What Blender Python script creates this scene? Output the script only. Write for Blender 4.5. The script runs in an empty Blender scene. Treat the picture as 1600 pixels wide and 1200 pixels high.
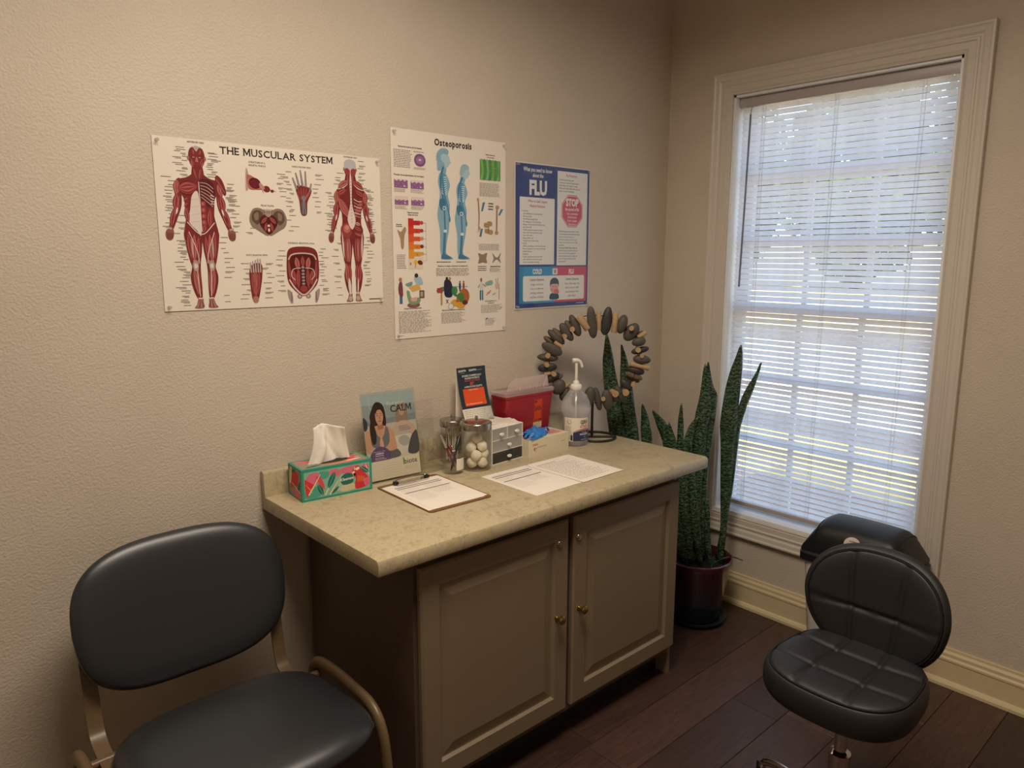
import bpy, bmesh, math, random
import numpy as np
from mathutils import Vector, Matrix
PI = math.pi
random.seed(7)
SC = bpy.context.scene
COL = SC.collection

# ------------------------------------------------------------------ camera
cd = bpy.data.cameras.new('camera'); cam = bpy.data.objects.new('camera', cd); COL.objects.link(cam)
cd.sensor_fit = 'HORIZONTAL'; cd.sensor_width = 36.0; cd.lens = 1144.57*36/1600; cd.clip_start = .02
yaw, pitch, roll = .8342, -.1723, .0020
fw = Vector((math.cos(pitch)*math.cos(yaw), math.cos(pitch)*math.sin(yaw), math.sin(pitch)))
rt0 = Vector((math.sin(yaw), -math.cos(yaw), 0)); up0 = rt0.cross(fw)
rt = rt0*math.cos(roll)+up0*math.sin(roll); up = up0*math.cos(roll)-rt0*math.sin(roll)
M4 = Matrix.Identity(4)
for i in range(3):
    M4[i][0] = rt[i]; M4[i][1] = up[i]; M4[i][2] = -fw[i]
M4.translation = (-3.0398, -2.2261, 1.6528)
cam.matrix_world = M4
SC.camera = cam

# ------------------------------------------------------------------ world, sun, exposure
SC.view_settings.view_transform = 'Standard'
try: SC.view_settings.look = 'None'
except Exception: pass
SC.view_settings.exposure = 0.0
SC.view_settings.gamma = 1.0
SC.view_settings.use_curve_mapping = False
SC.cycles.transparent_max_bounces = 32
w = bpy.data.worlds.new('sky'); SC.world = w; w.use_nodes = True
nt = w.node_tree; nt.nodes.clear()
sk = nt.nodes.new('ShaderNodeTexSky'); sk.sky_type = 'NISHITA'; sk.sun_disc = False
sk.sun_elevation = math.radians(46); sk.sun_rotation = math.radians(-90); sk.air_density = 1.0; sk.dust_density = 1.5
bg = nt.nodes.new('ShaderNodeBackground'); bg.inputs['Strength'].default_value = SKY = 0.64
wo = nt.nodes.new('ShaderNodeOutputWorld')
nt.links.new(sk.outputs[0], bg.inputs['Color']); nt.links.new(bg.outputs[0], wo.inputs['Surface'])
def light(name, kind, loc, energy, color, rot=(0, 0, 0), **kw):
    d = bpy.data.lights.new(name, kind); d.energy = energy; d.color = color
    for k, v in kw.items(): setattr(d, k, v)
    o = bpy.data.objects.new(name, d); o.location = loc; o.rotation_euler = rot; COL.objects.link(o); return o
# sun from behind the building (never enters the window directly)
light('sun', 'SUN', (0, 0, 6), 9.5, (1.0, .91, .78), rot=(math.radians(12), math.radians(-44), 0), angle=.009)
# portal in the window opening: guides daylight sampling, gives off nothing itself
pt = light('window_portal', 'AREA', (.17, -.80, 1.40), 1.0, (1, 1, 1), rot=(0, math.radians(90), 0), shape='RECTANGLE', size=1.95, size_y=.95)
pt.data.cycles.is_portal = True

light('ceiling_light', 'AREA', (-2.1, -1.30, 2.92), 44.5, (1.0, .88, .74), rot=(0, 0, 0), shape='RECTANGLE', size=1.15, size_y=.55, spread=math.radians(166))
# ------------------------------------------------------------------ materials
def lin(c):
    if isinstance(c, str):
        c = c.lstrip('#'); c = [int(c[i:i+2], 16)/255 for i in (0, 2, 4)]
    elif max(c) > 1.01: c = [v/255 for v in c]
    return tuple(v/12.92 if v <= .04045 else ((v+.055)/1.055)**2.4 for v in c[:3])
def newmat(name):
    m = bpy.data.materials.new(name); m.use_nodes = True
    n = m.node_tree; b = n.nodes['Principled BSDF']; return m, n, b
def noise(n, scale, detail=3, rough=.5, co='Object', dist=0.0, stretch=None):
    tc = n.nodes.new('ShaderNodeTexCoord'); t = n.nodes.new('ShaderNodeTexNoise')
    t.inputs['Scale'].default_value = scale; t.inputs['Detail'].default_value = detail
    t.inputs['Roughness'].default_value = rough; t.inputs['Distortion'].default_value = dist
    if stretch:
        mp = n.nodes.new('ShaderNodeMapping'); mp.inputs['Scale'].default_value = stretch
        n.links.new(tc.outputs[co], mp.inputs[0]); n.links.new(mp.outputs[0], t.inputs['Vector'])
    else: n.links.new(tc.outputs[co], t.inputs['Vector'])
    return t
def ramp(n, src, stops):
    r = n.nodes.new('ShaderNodeValToRGB'); e = r.color_ramp.elements
    while len(e) > len(stops): e.remove(e[-1])
    while len(e) < len(stops): e.new(.5)
    for k, (p, c) in enumerate(stops):
        e[k].position = p; e[k].color = (*lin(c), 1)
    n.links.new(src, r.inputs['Fac']); return r
def bump(n, b, src, strength, dist):
    k = n.nodes.new('ShaderNodeBump'); k.inputs['Strength'].default_value = strength; k.inputs['Distance'].default_value = dist
    n.links.new(src, k.inputs['Height']); n.links.new(k.outputs[0], b.inputs['Normal']); return k
def pm(name, color, rough=.5, metal=0.0, vary=.06, vscale=20, bmp=0.0, bscale=200, bdist=.001, spec=.5, coat=0.0, sheen=0):
    """principled with a little procedural mottling and relief"""
    m, n, b = newmat(name)
    c = lin(color)
    t = noise(n, vscale, 4)
    mr = n.nodes.new('ShaderNodeMapRange'); mr.inputs['To Min'].default_value = 1-vary; mr.inputs['To Max'].default_value = 1+vary
    n.links.new(t.outputs['Fac'], mr.inputs['Value'])
    mx = n.nodes.new('ShaderNodeVectorMath'); mx.operation = 'SCALE'; mx.inputs[0].default_value = c
    n.links.new(mr.outputs[0], mx.inputs['Scale']); n.links.new(mx.outputs[0], b.inputs['Base Color'])
    b.inputs['Roughness'].default_value = rough; b.inputs['Metallic'].default_value = metal
    b.inputs['Specular IOR Level'].default_value = spec; b.inputs['Coat Weight'].default_value = coat
    if bmp:
        t2 = noise(n, bscale, 3); bump(n, b, t2.outputs['Fac'], bmp, bdist)
    return m
M = {}
# walls: orange-peel paint
m, n, b = newmat('wall_paint'); b.inputs['Roughness'].default_value = .55; b.inputs['Specular IOR Level'].default_value = .35
t = noise(n, 3, 3); r = ramp(n, t.outputs['Fac'], [(.3, '#cbbdaa'), (.7, '#d1c3b0')]); n.links.new(r.outputs[0], b.inputs['Base Color'])
t = noise(n, 140, 3, .5, dist=.0); rr = n.nodes.new('ShaderNodeMapRange'); rr.inputs['From Min'].default_value = .38; rr.inputs['From Max'].default_value = .72
n.links.new(t.outputs['Fac'], rr.inputs['Value']); bump(n, b, rr.outputs[0], .45, .0019); M['wall'] = m
M['ceiling'] = pm('ceiling_paint', '#dcd6ca', .8, bmp=.3, bscale=60, bdist=.002)
M['sash'] = pm('sash_white', '#eceeee', .4, vary=.02)
M['trim'] = pm('trim_paint', '#d3c8ba', .38, vary=.02)
M['base'] = pm('baseboard_paint', '#d8c59c', .4, vary=.03)
# floor planks: dark vinyl wood
m, n, b = newmat('plank_wood'); b.inputs['Roughness'].default_value = .42
t = noise(n, 6, 8, .65, dist=1.2, stretch=(1.5, 14, 3)); r = ramp(n, t.outputs['Fac'], [(.25, '#30211b'), (.55, '#473129'), (.8, '#5a4137')])
oi = n.nodes.new('ShaderNodeObjectInfo'); hv = n.nodes.new('ShaderNodeHueSaturation')
mr = n.nodes.new('ShaderNodeMapRange'); mr.inputs['To Min'].default_value = .72; mr.inputs['To Max'].default_value = 1.3
n.links.new(oi.outputs['Random'], mr.inputs['Value']); n.links.new(mr.outputs[0], hv.inputs['Value'])
n.links.new(r.outputs[0], hv.inputs['Color']); n.links.new(hv.outputs[0], b.inputs['Base Color']); bump(n, b, t.outputs['Fac'], .12, .001); M['plank'] = m
# laminate worktop
m, n, b = newmat('laminate'); b.inputs['Roughness'].default_value = .36
t1 = noise(n, 9, 8, .7, dist=2.2); t2 = noise(n, 60, 5, .6, dist=1.0)
ad = n.nodes.new('ShaderNodeMath'); ad.operation = 'MULTIPLY_ADD'; ad.inputs[1].default_value = .45
n.links.new(t2.outputs['Fac'], ad.inputs[0]); mu = n.nodes.new('ShaderNodeMath'); mu.operation = 'MULTIPLY'; mu.inputs[1].default_value = .6
n.links.new(t1.outputs['Fac'], mu.inputs[0]); n.links.new(mu.outputs[0], ad.inputs[2])
r = ramp(n, ad.outputs[0], [(.34, '#8f7f5f'), (.45, '#ab9b7a'), (.56, '#bcac8b'), (.70, '#97876a')]); n.links.new(r.outputs[0], b.inputs['Base Color']); M['laminate'] = m
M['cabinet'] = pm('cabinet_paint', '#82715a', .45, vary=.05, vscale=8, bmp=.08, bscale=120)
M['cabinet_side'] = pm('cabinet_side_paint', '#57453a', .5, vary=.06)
M['kick'] = pm('toe_kick_black', '#14110f', .6)
M['brass'] = pm('aged_brass', '#b59a63', .22, 1.0)
M['chrome'] = pm('chrome', '#d8d6d2', .07, 1.0, vary=.02)
M['steel'] = pm('brushed_steel', '#b3aca2', .24, 1.0, vary=.05, vscale=60)
M['blackwire'] = pm('black_wire', '#15110f', .45)
M['vinyl'] = pm('navy_vinyl', '#2b2c2e', .36, vary=.08, vscale=4, bmp=.25, bscale=420, bdist=.0006, spec=.6)
M['leather'] = pm('black_leatherette', '#1d1b1c', .56, vary=.1, vscale=5, bmp=.3, bscale=380, bdist=.0007, spec=.55)
M['thread'] = pm('black_thread', '#0c0b0d', .7)
M['frame'] = pm('tan_metal', '#6a553b', .4, vary=.06, spec=.5)
M['blackplastic'] = pm('black_plastic', '#16181b', .42, vary=.06, bmp=.1, bscale=500, bdist=.0004)
M['whiteplastic'] = pm('white_plastic', '#e9e2d6', .4, vary=.02)
M['binbody'] = pm('bin_white', '#d8cfc6', .45, vary=.03)
M['paper'] = pm('paper', '#e9dfd0', .8, vary=.015)
M['poster'] = pm('poster_stock', '#e8ddcd', .32, vary=.01)
M['tissue'] = pm('tissue', '#f0e8da', .9, vary=.03, bmp=.2, bscale=150)
M['cotton'] = pm('cotton', '#f3ead2', .95, vary=.05, vscale=60, bmp=.8, bscale=120, bdist=.003)
M['board'] = pm('hardboard', '#7a5230', .6, vary=.15, vscale=90)
M['stone'] = pm('river_stone', '#4d463e', .6, vary=.3, vscale=26, bmp=.35, bscale=90, bdist=.002)
M['stone_dark'] = pm('dark_river_stone', '#35322f', .55, vary=.25, vscale=22, bmp=.3, bscale=90, bdist=.002)
M['stone_brown'] = pm('brown_river_stone', '#63523f', .65, vary=.3, vscale=22, bmp=.4, bscale=80, bdist=.002)
M['peg'] = pm('raw_wood', '#b0916a', .75, vary=.25, vscale=60, bmp=.5, bscale=90, bdist=.002)
M['soil'] = pm('potting_soil', '#1d1612', .95, vary=.5, vscale=80, bmp=1, bscale=120, bdist=.008)
M['bluenitrile'] = pm('blue_nitrile', '#2f78c4', .45, vary=.08, vscale=40)
M['glovebox'] = pm('glove_box_card', '#dccfae', .55, vary=.02)
M['redplastic'] = pm('red_plastic', '#a3202f', .3, vary=.06, vscale=12)
M['card_white'] = pm('white_card', '#e6ddcc', .6, vary=.02)
M['swab'] = pm('white_swab', '#efe7d6', .8)
M['navy_pen'] = pm('navy_pen', '#15151f', .3); M['red_pen'] = pm('maroon_pen', '#6d1f28', .3); M['silver_pen'] = pm('silver_pen', '#c9bfb6', .25, .8)
# glazed pot: maroon above, fading to dark teal towards the bottom
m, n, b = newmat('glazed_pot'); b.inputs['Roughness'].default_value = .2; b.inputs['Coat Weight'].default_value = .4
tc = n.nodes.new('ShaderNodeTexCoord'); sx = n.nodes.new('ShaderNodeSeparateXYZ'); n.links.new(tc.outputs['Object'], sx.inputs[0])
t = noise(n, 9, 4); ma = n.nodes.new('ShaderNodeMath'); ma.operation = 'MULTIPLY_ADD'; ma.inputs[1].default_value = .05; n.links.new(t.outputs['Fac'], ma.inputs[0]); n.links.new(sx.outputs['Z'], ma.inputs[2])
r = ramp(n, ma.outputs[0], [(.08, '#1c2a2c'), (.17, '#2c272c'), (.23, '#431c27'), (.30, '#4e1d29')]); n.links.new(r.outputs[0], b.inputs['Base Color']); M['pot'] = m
# snake-plant leaf: dark green with pale cross bands
m, n, b = newmat('snake_leaf'); b.inputs['Roughness'].default_value = .38
wv = n.nodes.new('ShaderNodeTexWave'); wv.wave_type = 'BANDS'; wv.bands_direction = 'Z'; wv.inputs['Scale'].default_value = 20; wv.inputs['Distortion'].default_value = 11; wv.inputs['Detail'].default_value = 3; wv.inputs['Detail Scale'].default_value = 2.6
tc = n.nodes.new('ShaderNodeTexCoord'); n.links.new(tc.outputs['Object'], wv.inputs['Vector'])
r = ramp(n, wv.outputs['Fac'], [(.25, '#172a1d'), (.6, '#2b452f'), (.95, '#5a7350')]); n.links.new(r.outputs[0], b.inputs['Base Color']); M['leaf'] = m
M['leaf_edge'] = pm('leaf_underside', '#2e4a30', .45)
def clear(name, tint=(1, 1, 1), ior=1.45, rough=.02, milky=0.0, milk=(.9, .88, .84)):
    m = bpy.data.materials.new(name); m.use_nodes = True; n = m.node_tree; n.nodes.clear()
    o = n.nodes.new('ShaderNodeOutputMaterial'); tr = n.nodes.new('ShaderNodeBsdfTransparent'); tr.inputs['Color'].default_value = (*tint, 1)
    g = n.nodes.new('ShaderNodeBsdfGlossy'); g.inputs['Roughness'].default_value = rough
    f = n.nodes.new('ShaderNodeFresnel'); ge = n.nodes.new('ShaderNodeNewGeometry'); io = n.nodes.new('ShaderNodeMix')
    io.inputs[2].default_value = ior; io.inputs[3].default_value = 1/ior; n.links.new(ge.outputs['Backfacing'], io.inputs[0]); n.links.new(io.outputs[0], f.inputs['IOR'])  # thin sheet: same reflectance from both sides
    base = tr.outputs[0]
    if milky:
        d = n.nodes.new('ShaderNodeBsdfDiffuse'); d.inputs['Color'].default_value = (*milk, 1)
        tl = n.nodes.new('ShaderNodeBsdfTranslucent'); tl.inputs['Color'].default_value = (*milk, 1)
        a1 = n.nodes.new('ShaderNodeMixShader'); a1.inputs[0].default_value = .5; n.links.new(d.outputs[0], a1.inputs[1]); n.links.new(tl.outputs[0], a1.inputs[2])
        a2 = n.nodes.new('ShaderNodeMixShader')
        t = noise(n, 12, 2); mr = n.nodes.new('ShaderNodeMapRange'); mr.inputs['To Min'].default_value = milky*.9; mr.inputs['To Max'].default_value = min(1, milky*1.1)
        n.links.new(t.outputs['Fac'], mr.inputs['Value']); n.links.new(mr.outputs[0], a2.inputs[0])
        n.links.new(tr.outputs[0], a2.inputs[1]); n.links.new(a1.outputs[0], a2.inputs[2]); base = a2.outputs[0]
    x = n.nodes.new('ShaderNodeMixShader'); n.links.new(f.outputs[0], x.inputs[0]); n.links.new(base, x.inputs[1]); n.links.new(g.outputs[0], x.inputs[2])
    n.links.new(x.outputs[0], o.inputs['Surface']); return m
M['window_glass'] = clear('window_glass', (.97, .99, .98))
M['jar_glass'] = clear('jar_glass', (.975, .975, .965), 1.5)
M['acrylic'] = clear('acrylic', (.98, .98, .975), 1.45, .05)
M['sleeve'] = clear('plastic_sleeve', (.985, .985, .985), 1.18, .04)
M['tack'] = clear('clear_tack', (.85, .85, .84), 1.6, .1, .25)
M['bottle'] = clear('milky_bottle', (.97, .97, .98), 1.4, .12, .34, (.93, .92, .93))
M['gel'] = clear('clear_gel', (.97, .975, .985), 1.25, .1, .06)
M['lid_clear'] = clear('clear_lid', (1, .95, .94), 1.4, .12, .45, (.93, .82, .78))
M['drawer_clear'] = clear('frosted_drawer', (.95, .94, .92), 1.35, .15, .38, (.93, .91, .86))
M['smoked_drawer'] = clear('smoky_drawer', (.62, .61, .60), 1.4, .12, .10, (.6, .58, .54))
# blind slats: white vinyl that lets daylight through
m = bpy.data.materials.new('blind_vinyl'); m.use_nodes = True; n = m.node_tree; n.nodes.clear()
o = n.nodes.new('ShaderNodeOutputMaterial'); d = n.nodes.new('ShaderNodeBsdfDiffuse'); tl = n.nodes.new('ShaderNodeBsdfTranslucent')
t = noise(n, 30, 2); r = ramp(n, t.outputs['Fac'], [(.3, '#e4e2e6'), (.7, '#eceaee')]); n.links.new(r.outputs[0], d.inputs['Color']); n.links.new(r.outputs[0], tl.inputs['Color'])
x = n.nodes.new('ShaderNodeMixShader'); x.inputs[0].default_value = .62; n.links.new(d.outputs[0], x.inputs[1]); n.links.new(tl.outputs[0], x.inputs[2])
n.links.new(x.outputs[0], o.inputs['Surface']); M['slat'] = m
M['rail'] = pm('blind_rail', '#b9adad', .4, vary=.02)
M['cord'] = pm('blind_cord', '#c8c4c4', .7); M['wand'] = clear('wand_plastic', (.5, .5, .52), 1.5, .1, .5, (.35, .35, .37))
# flat print: colours stored per face
m, n, b = newmat('print_ink'); at = n.nodes.new('ShaderNodeAttribute'); at.attribute_name = 'ink'; n.links.new(at.outputs['Color'], b.inputs['Base Color']); b.inputs['Roughness'].default_value = .32; M['ink'] = m
m, n, b = newmat('print_ink_matte'); at = n.nodes.new('ShaderNodeAttribute'); at.attribute_name = 'ink'; n.links.new(at.outputs['Color'], b.inputs['Base Color']); b.inputs['Roughness'].default_value = .75; M['ink_matte'] = m

# ------------------------------------------------------------------ helpers
def empty(name, loc, rz=0, label=None, cat=None, group=None):
    o = bpy.data.objects.new(name, None); o.empty_display_size = .05; COL.objects.link(o)
    o.location = loc; o.rotation_euler = (0, 0, rz)
    return tag(o, label, cat, group)
def tag(o, label=None, cat=None, group=None, kind=None):
    if label: o['label'] = label
    if cat: o['category'] = cat
    if group: o['group'] = group
    if kind: o['kind'] = kind
    return o
def link(name, me, mat, parent=None, loc=None, rot=None):
    if mat is not None and len(me.materials) == 0: me.materials.append(M[mat] if isinstance(mat, str) else mat)
    o = bpy.data.objects.new(name, me); COL.objects.link(o)
    if parent: o.parent = parent
    if loc is not None: o.location = loc
    if rot is not None: o.rotation_euler = rot
    return o
def fin(name, bm, mat, parent=None, smooth=False, loc=None, rot=None, auto=None):
    bmesh.ops.recalc_face_normals(bm, faces=bm.faces)
    me = bpy.data.meshes.new(name); bm.to_mesh(me); bm.free()
    if smooth:
        for p in me.polygons: p.use_smooth = True
        if auto: me.set_sharp_from_angle(angle=math.radians(auto))
    return link(name, me, mat, parent, loc, rot)
def abox(bm, lo, hi, bev=0, seg=2, mtx=None):
    lo = Vector(lo); hi = Vector(hi)
    r = bmesh.ops.create_cube(bm, size=1.0); vs = r['verts']
    for v in vs: v.co = Vector((lo[i]+(v.co[i]+.5)*(hi[i]-lo[i]) for i in range(3)))
    if bev:
        es = list({e for v in vs for e in v.link_edges})
        rr = bmesh.ops.bevel(bm, geom=es, offset=bev, segments=seg, affect='EDGES', profile=.5)
        vs = list({v for f in rr['faces'] for v in f.verts} | {v for v in vs if v.is_valid})
    if mtx is not None:
        for v in vs: v.co = mtx @ v.co
    return vs
def box(name, lo, hi, mat, parent=None, bev=0, seg=2, **k):
    bm = bmesh.new(); abox(bm, lo, hi, bev, seg); return fin(name, bm, mat, parent, smooth=bev > 0, auto=40 if bev else None, **k)
def alathe(bm, prof, seg=24, mtx=None, cap=True, ang=2*PI):
    """prof: list of (r,z) from bottom to top, or a closed section"""
    rings = []
    for r, z in prof:
        if r < 1e-6: rings.append([bm.verts.new((0, 0, z))])
        else: rings.append([bm.verts.new((r*math.cos(2*PI*i/seg), r*math.sin(2*PI*i/seg), z)) for i in range(seg)])
    for a, b_ in zip(rings, rings[1:]):
        for i in range(seg):
            j = (i+1) % seg
            if len(a) == 1 and len(b_) == 1: continue
            if len(a) == 1: bm.faces.new((a[0], b_[j], b_[i]))
            elif len(b_) == 1: bm.faces.new((a[i], a[j], b_[0]))
            else: bm.faces.new((a[i], a[j], b_[j], b_[i]))
    if cap:
        for rg in (rings[0], rings[-1]):
            if len(rg) > 2: bm.faces.new(rg)
    if mtx is not None:
        for rg in rings:
            for v in rg: v.co = mtx @ v.co
def lathe(name, prof, mat, parent=None, seg=24, loc=None, rot=None, cap=True, auto=45):
    bm = bmesh.new(); alathe(bm, prof, seg, cap=cap); return fin(name, bm, mat, parent, True, loc, rot, auto)
def frames(pts, closed=False):
    pts = [Vector(p) for p in pts]; n = len(pts); out = []
    prev = None
    for i in range(n):
        if closed: t = (pts[(i+1) % n]-pts[i-1]).normalized()
        else: t = (pts[min(i+1, n-1)]-pts[max(i-1, 0)]).normalized()
        if prev is None:
            u = t.cross(Vector((0, 0, 1)))
            if u.length < .05: u = t.cross(Vector((0, 1, 0)))
            u.normalize()
        else: u = (prev-t*prev.dot(t)).normalized()
        prev = u; out.append((pts[i], u, t.cross(u)))
    return out
def atube(bm, pts, r, seg=10, closed=False, sy=1.0, rad=None):
    rings = []
    fr = frames(pts, closed)
    for k, (p, u, v) in enumerate(fr):
        rk = rad[k] if rad else r
        rings.append([bm.verts.new(p+u*rk*math.cos(2*PI*i/seg)+v*rk*sy*math.sin(2*PI*i/seg)) for i in range(seg)])
    N = len(rings)
    for k in range(N if closed else N-1):
        a, b_ = rings[k], rings[(k+1) % N]
        for i in range(seg):
            j = (i+1) % seg; bm.faces.new((a[i], a[j], b_[j], b_[i]))
    if not closed:
        bm.faces.new(rings[0]); bm.faces.new(rings[-1])
def tube(name, pts, r, mat, parent=None, seg=10, closed=False, sy=1.0, rad=None, **k):
    bm = bmesh.new(); atube(bm, pts, r, seg, closed, sy, rad); return fin(name, bm, mat, parent, True, auto=50, **k)
def spline(ps, n=8, closed=False):
    ps = [Vector(p) for p in ps]; out = []; N = len(ps)
    for i in range(N if closed else N-1):
        if closed: a, b_, c, d_ = ps[i-1], ps[i], ps[(i+1) % N], ps[(i+2) % N]
        else: a, b_, c, d_ = ps[max(i-1, 0)], ps[i], ps[i+1], ps[min(i+2, N-1)]
        for k in range(n):
            t = k/n
            out.append(.5*((2*b_)+(c-a)*t+(2*a-5*b_+4*c-d_)*t*t+(3*b_-a-3*c+d_)*t**3))
    if not closed: out.append(ps[-1])
    return out
def slab(name, outline, z0, z1, mat, parent=None, bev=0, axis='Z', **k):
    """extrude a flat 2D outline; axis Z: (x,y)->z, Y: (x,z) extruded along y, X: (y,z) extruded along x"""
    bm = bmesh.new()
    def P(a, b_, c): return {'Z': (a, b_, c), 'Y': (a, c, b_), 'X': (c, a, b_)}[axis]
    A = [bm.verts.new(P(x, y, z0)) for x, y in outline]; B = [bm.verts.new(P(x, y, z1)) for x, y in outline]
    bm.faces.new(A); bm.faces.new(B)
    N = len(A)
    for i in range(N): bm.faces.new((A[i], A[(i+1) % N], B[(i+1) % N], B[i]))
    if bev:
        es = [e for e in bm.edges if len({v in A for v in e.verts}) == 1]
        bmesh.ops.bevel(bm, geom=es, offset=bev, segments=2, affect='EDGES', profile=.5)
    return fin(name, bm, mat, parent, True, auto=35, **k)
def pad(name, outline, thick, mat, parent=None, nr=14, ns=72, p=5.0, q=.5, fn=None, flat_bottom=.6, top=None):
    """cushion: polar rings inside outline(theta)->(x,y); fn(v)->Vector deforms afterwards"""
    bm = bmesh.new(); T = []; Bt = []
    def zed(r): return max(0.0, 1-r**p)**q
    rs = [math.sin((k/nr)*PI/2)**.8 for k in range(nr+1)]
    for side, store in ((1, T), (-1, Bt)):
        for k, r in enumerate(rs):
            if k == 0:
                store.append([bm.verts.new((*[c*0 for c in outline(0)], side*thick/2*(1 if side > 0 else flat_bottom)))]); continue
            if k == nr and side < 0: store.append(T[-1]); continue
            ring = []
            for i in range(ns):
                x, y = outline(2*PI*i/ns); zz = side*thick/2*zed(r)*(1 if side > 0 else flat_bottom)
                if top and side > 0 and k < nr: zz += top(x*r, y*r, r)
                ring.append(bm.verts.new((x*r, y*r, zz)))
            store.append(ring)
    for store in (T, Bt):
        for a, b_ in zip(store, store[1:]):
            for i in range(ns):
                j = (i+1) % ns
                if len(a) == 1: bm.faces.new((a[0], b_[i], b_[j]))
                else: bm.faces.new((a[i], a[j], b_[j], b_[i]))
    if fn:
        for v in bm.verts: v.co = fn(v.co)
    return fin(name, bm, mat, parent, True)
def superell(a, b_, e=3.0):
    def f(t):
        c, s = math.cos(t), math.sin(t)
        return (a*math.copysign(abs(c)**(2/e), c), b_*math.copysign(abs(s)**(2/e), s))
    return f
# ================================================================== the room
X0, Y0, ZC = -4.3, -3.5, 2.95           # far-left wall, wall behind the camera, ceiling
WT = .16                                # outer wall thickness
def wallbox(name, lo, hi, mat='wall'):
    return tag(box(name, lo, hi, mat), kind='structure')
wallbox('wall_back', (X0-.1, 0, -.02), (WT, .12, ZC+.1))
wallbox('wall_front', (X0-.1, Y0-.12, -.02), (WT, Y0, ZC+.1))
wallbox('wall_left', (X0-.12, Y0, -.02), (X0, 0, ZC+.1))
tag(box('ceiling', (X0, Y0, ZC), (0, 0, ZC+.1), 'ceiling'), kind='structure')
# window opening in the right wall
WY1, WY2, WZ1, WZ2 = -.345, -1.262, .437, 2.362
bm = bmesh.new()
abox(bm, (0, Y0, -.02), (WT, WY2, ZC+.1)); abox(bm, (0, WY1, -.02), (WT, 0, ZC+.1))
abox(bm, (0, WY2, -.02), (WT, WY1, WZ1)); abox(bm, (0, WY2, WZ2), (WT, WY1, ZC+.1))
tag(fin('wall_right', bm, 'wall'), kind='structure')
# floor of single planks
fl = tag(box('floor', (X0, Y0, -.06), (0, 0, -.0085), 'kick'), kind='structure')
rr = random.Random(3); PW = .182
k = 0; y = 0.0
while y > Y0:
    y2 = max(y-PW, Y0); x = X0-rr.uniform(0, 1.1)
    while x < 0:
        a, b_ = max(x, X0), min(x+1.22, 0)
        if b_-a > .02:
            bm = bmesh.new(); abox(bm, (-(b_-a)/2+.0008, (y2-y)/2+.0008, -.008), ((b_-a)/2-.0008, (y-y2)/2-.0008, 0), .0012, 1)
            fin('plank', bm, 'plank', fl, loc=((a+b_)/2, (y+y2)/2, 0))
        x += 1.22
    y = y2
# baseboards: tall board, moulded cap and shoe moulding
BASEP = [(0, 0), (.030, 0), (.030, .012), (.024, .022), (.016, .026), (.016, .100), (.019, .104), (.019, .112), (.014, .120), (.014, .132), (.008, .142), (.007, .152), (0, .153)]
def baseboard(name, along, a, b_):
    bm = bmesh.new()
    P = (lambda d, z, s: (-d, s, z)) if along == 'y' else (lambda d, z, s: (s, -d, z))
    A = [bm.verts.new(P(d, z, a)) for d, z in BASEP]; B = [bm.verts.new(P(d, z, b_)) for d, z in BASEP]
    bm.faces.new(A); bm.faces.new(B)
    for i in range(len(A)): bm.faces.new((A[i], A[(i+1) % len(A)], B[(i+1) % len(A)], B[i]))
    return tag(fin(name, bm, 'base'), kind='structure')
baseboard('baseboard_right', 'y', Y0, 0)
baseboard('baseboard_back', 'x', X0, -.031)
baseboard('baseboard_left', 'y', Y0, -.031).location.x = X0
bpy.data.objects['baseboard_left'].scale.x = -1

# ------------------------------------------------------------------ window
win = tag(bpy.data.objects.new('window_1', None), kind='structure'); COL.objects.link(win)
win['label'] = 'tall white framed window with a gridded sash behind the blind'
# casing: profile (offset outward from the opening, height off the wall) swept with mitred corners
CP = [(0, 0), (0, .011), (.006, .013), (.010, .010), (.014, .013), (.036, .014), (.040, .018), (.046, .018), (.050, .015), (.056, .015), (.064, .020), (.080, .022), (.086, .026), (.093, .026), (.095, .023), (.095, 0)]
bm = bmesh.new(); corners = []
for sy, sz, yy, zz in ((1, -1, WY1, WZ1), (1, 1, WY1, WZ2), (-1, 1, WY2, WZ2), (-1, -1, WY2, WZ1)):
    corners.append([bm.verts.new((-h, yy+sy*d, zz+sz*d)) for d, h in CP])
for c in range(4):
    a, b_ = corners[c], corners[(c+1) % 4]
    for i in range(len(CP)-1): bm.faces.new((a[i], a[i+1], b_[i+1], b_[i]))
fin('casing', bm, 'trim', win)
for nm, lo, hi in (('jamb', (.0, WY1-.012, WZ1), (WT, WY1, WZ2)), ('jamb', (.0, WY2, WZ1), (WT, WY2+.012, WZ2)), ('jamb', (.0, WY2, WZ2-.012), (WT, WY1, WZ2)), ('sill', (-.002, WY2, WZ1), (WT, WY1, WZ1+.014))):
    box(nm, lo, hi, 'sash', win, bev=.001)
ya, yb, zm = WY1-.012, WY2+.012, 1.42
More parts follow.
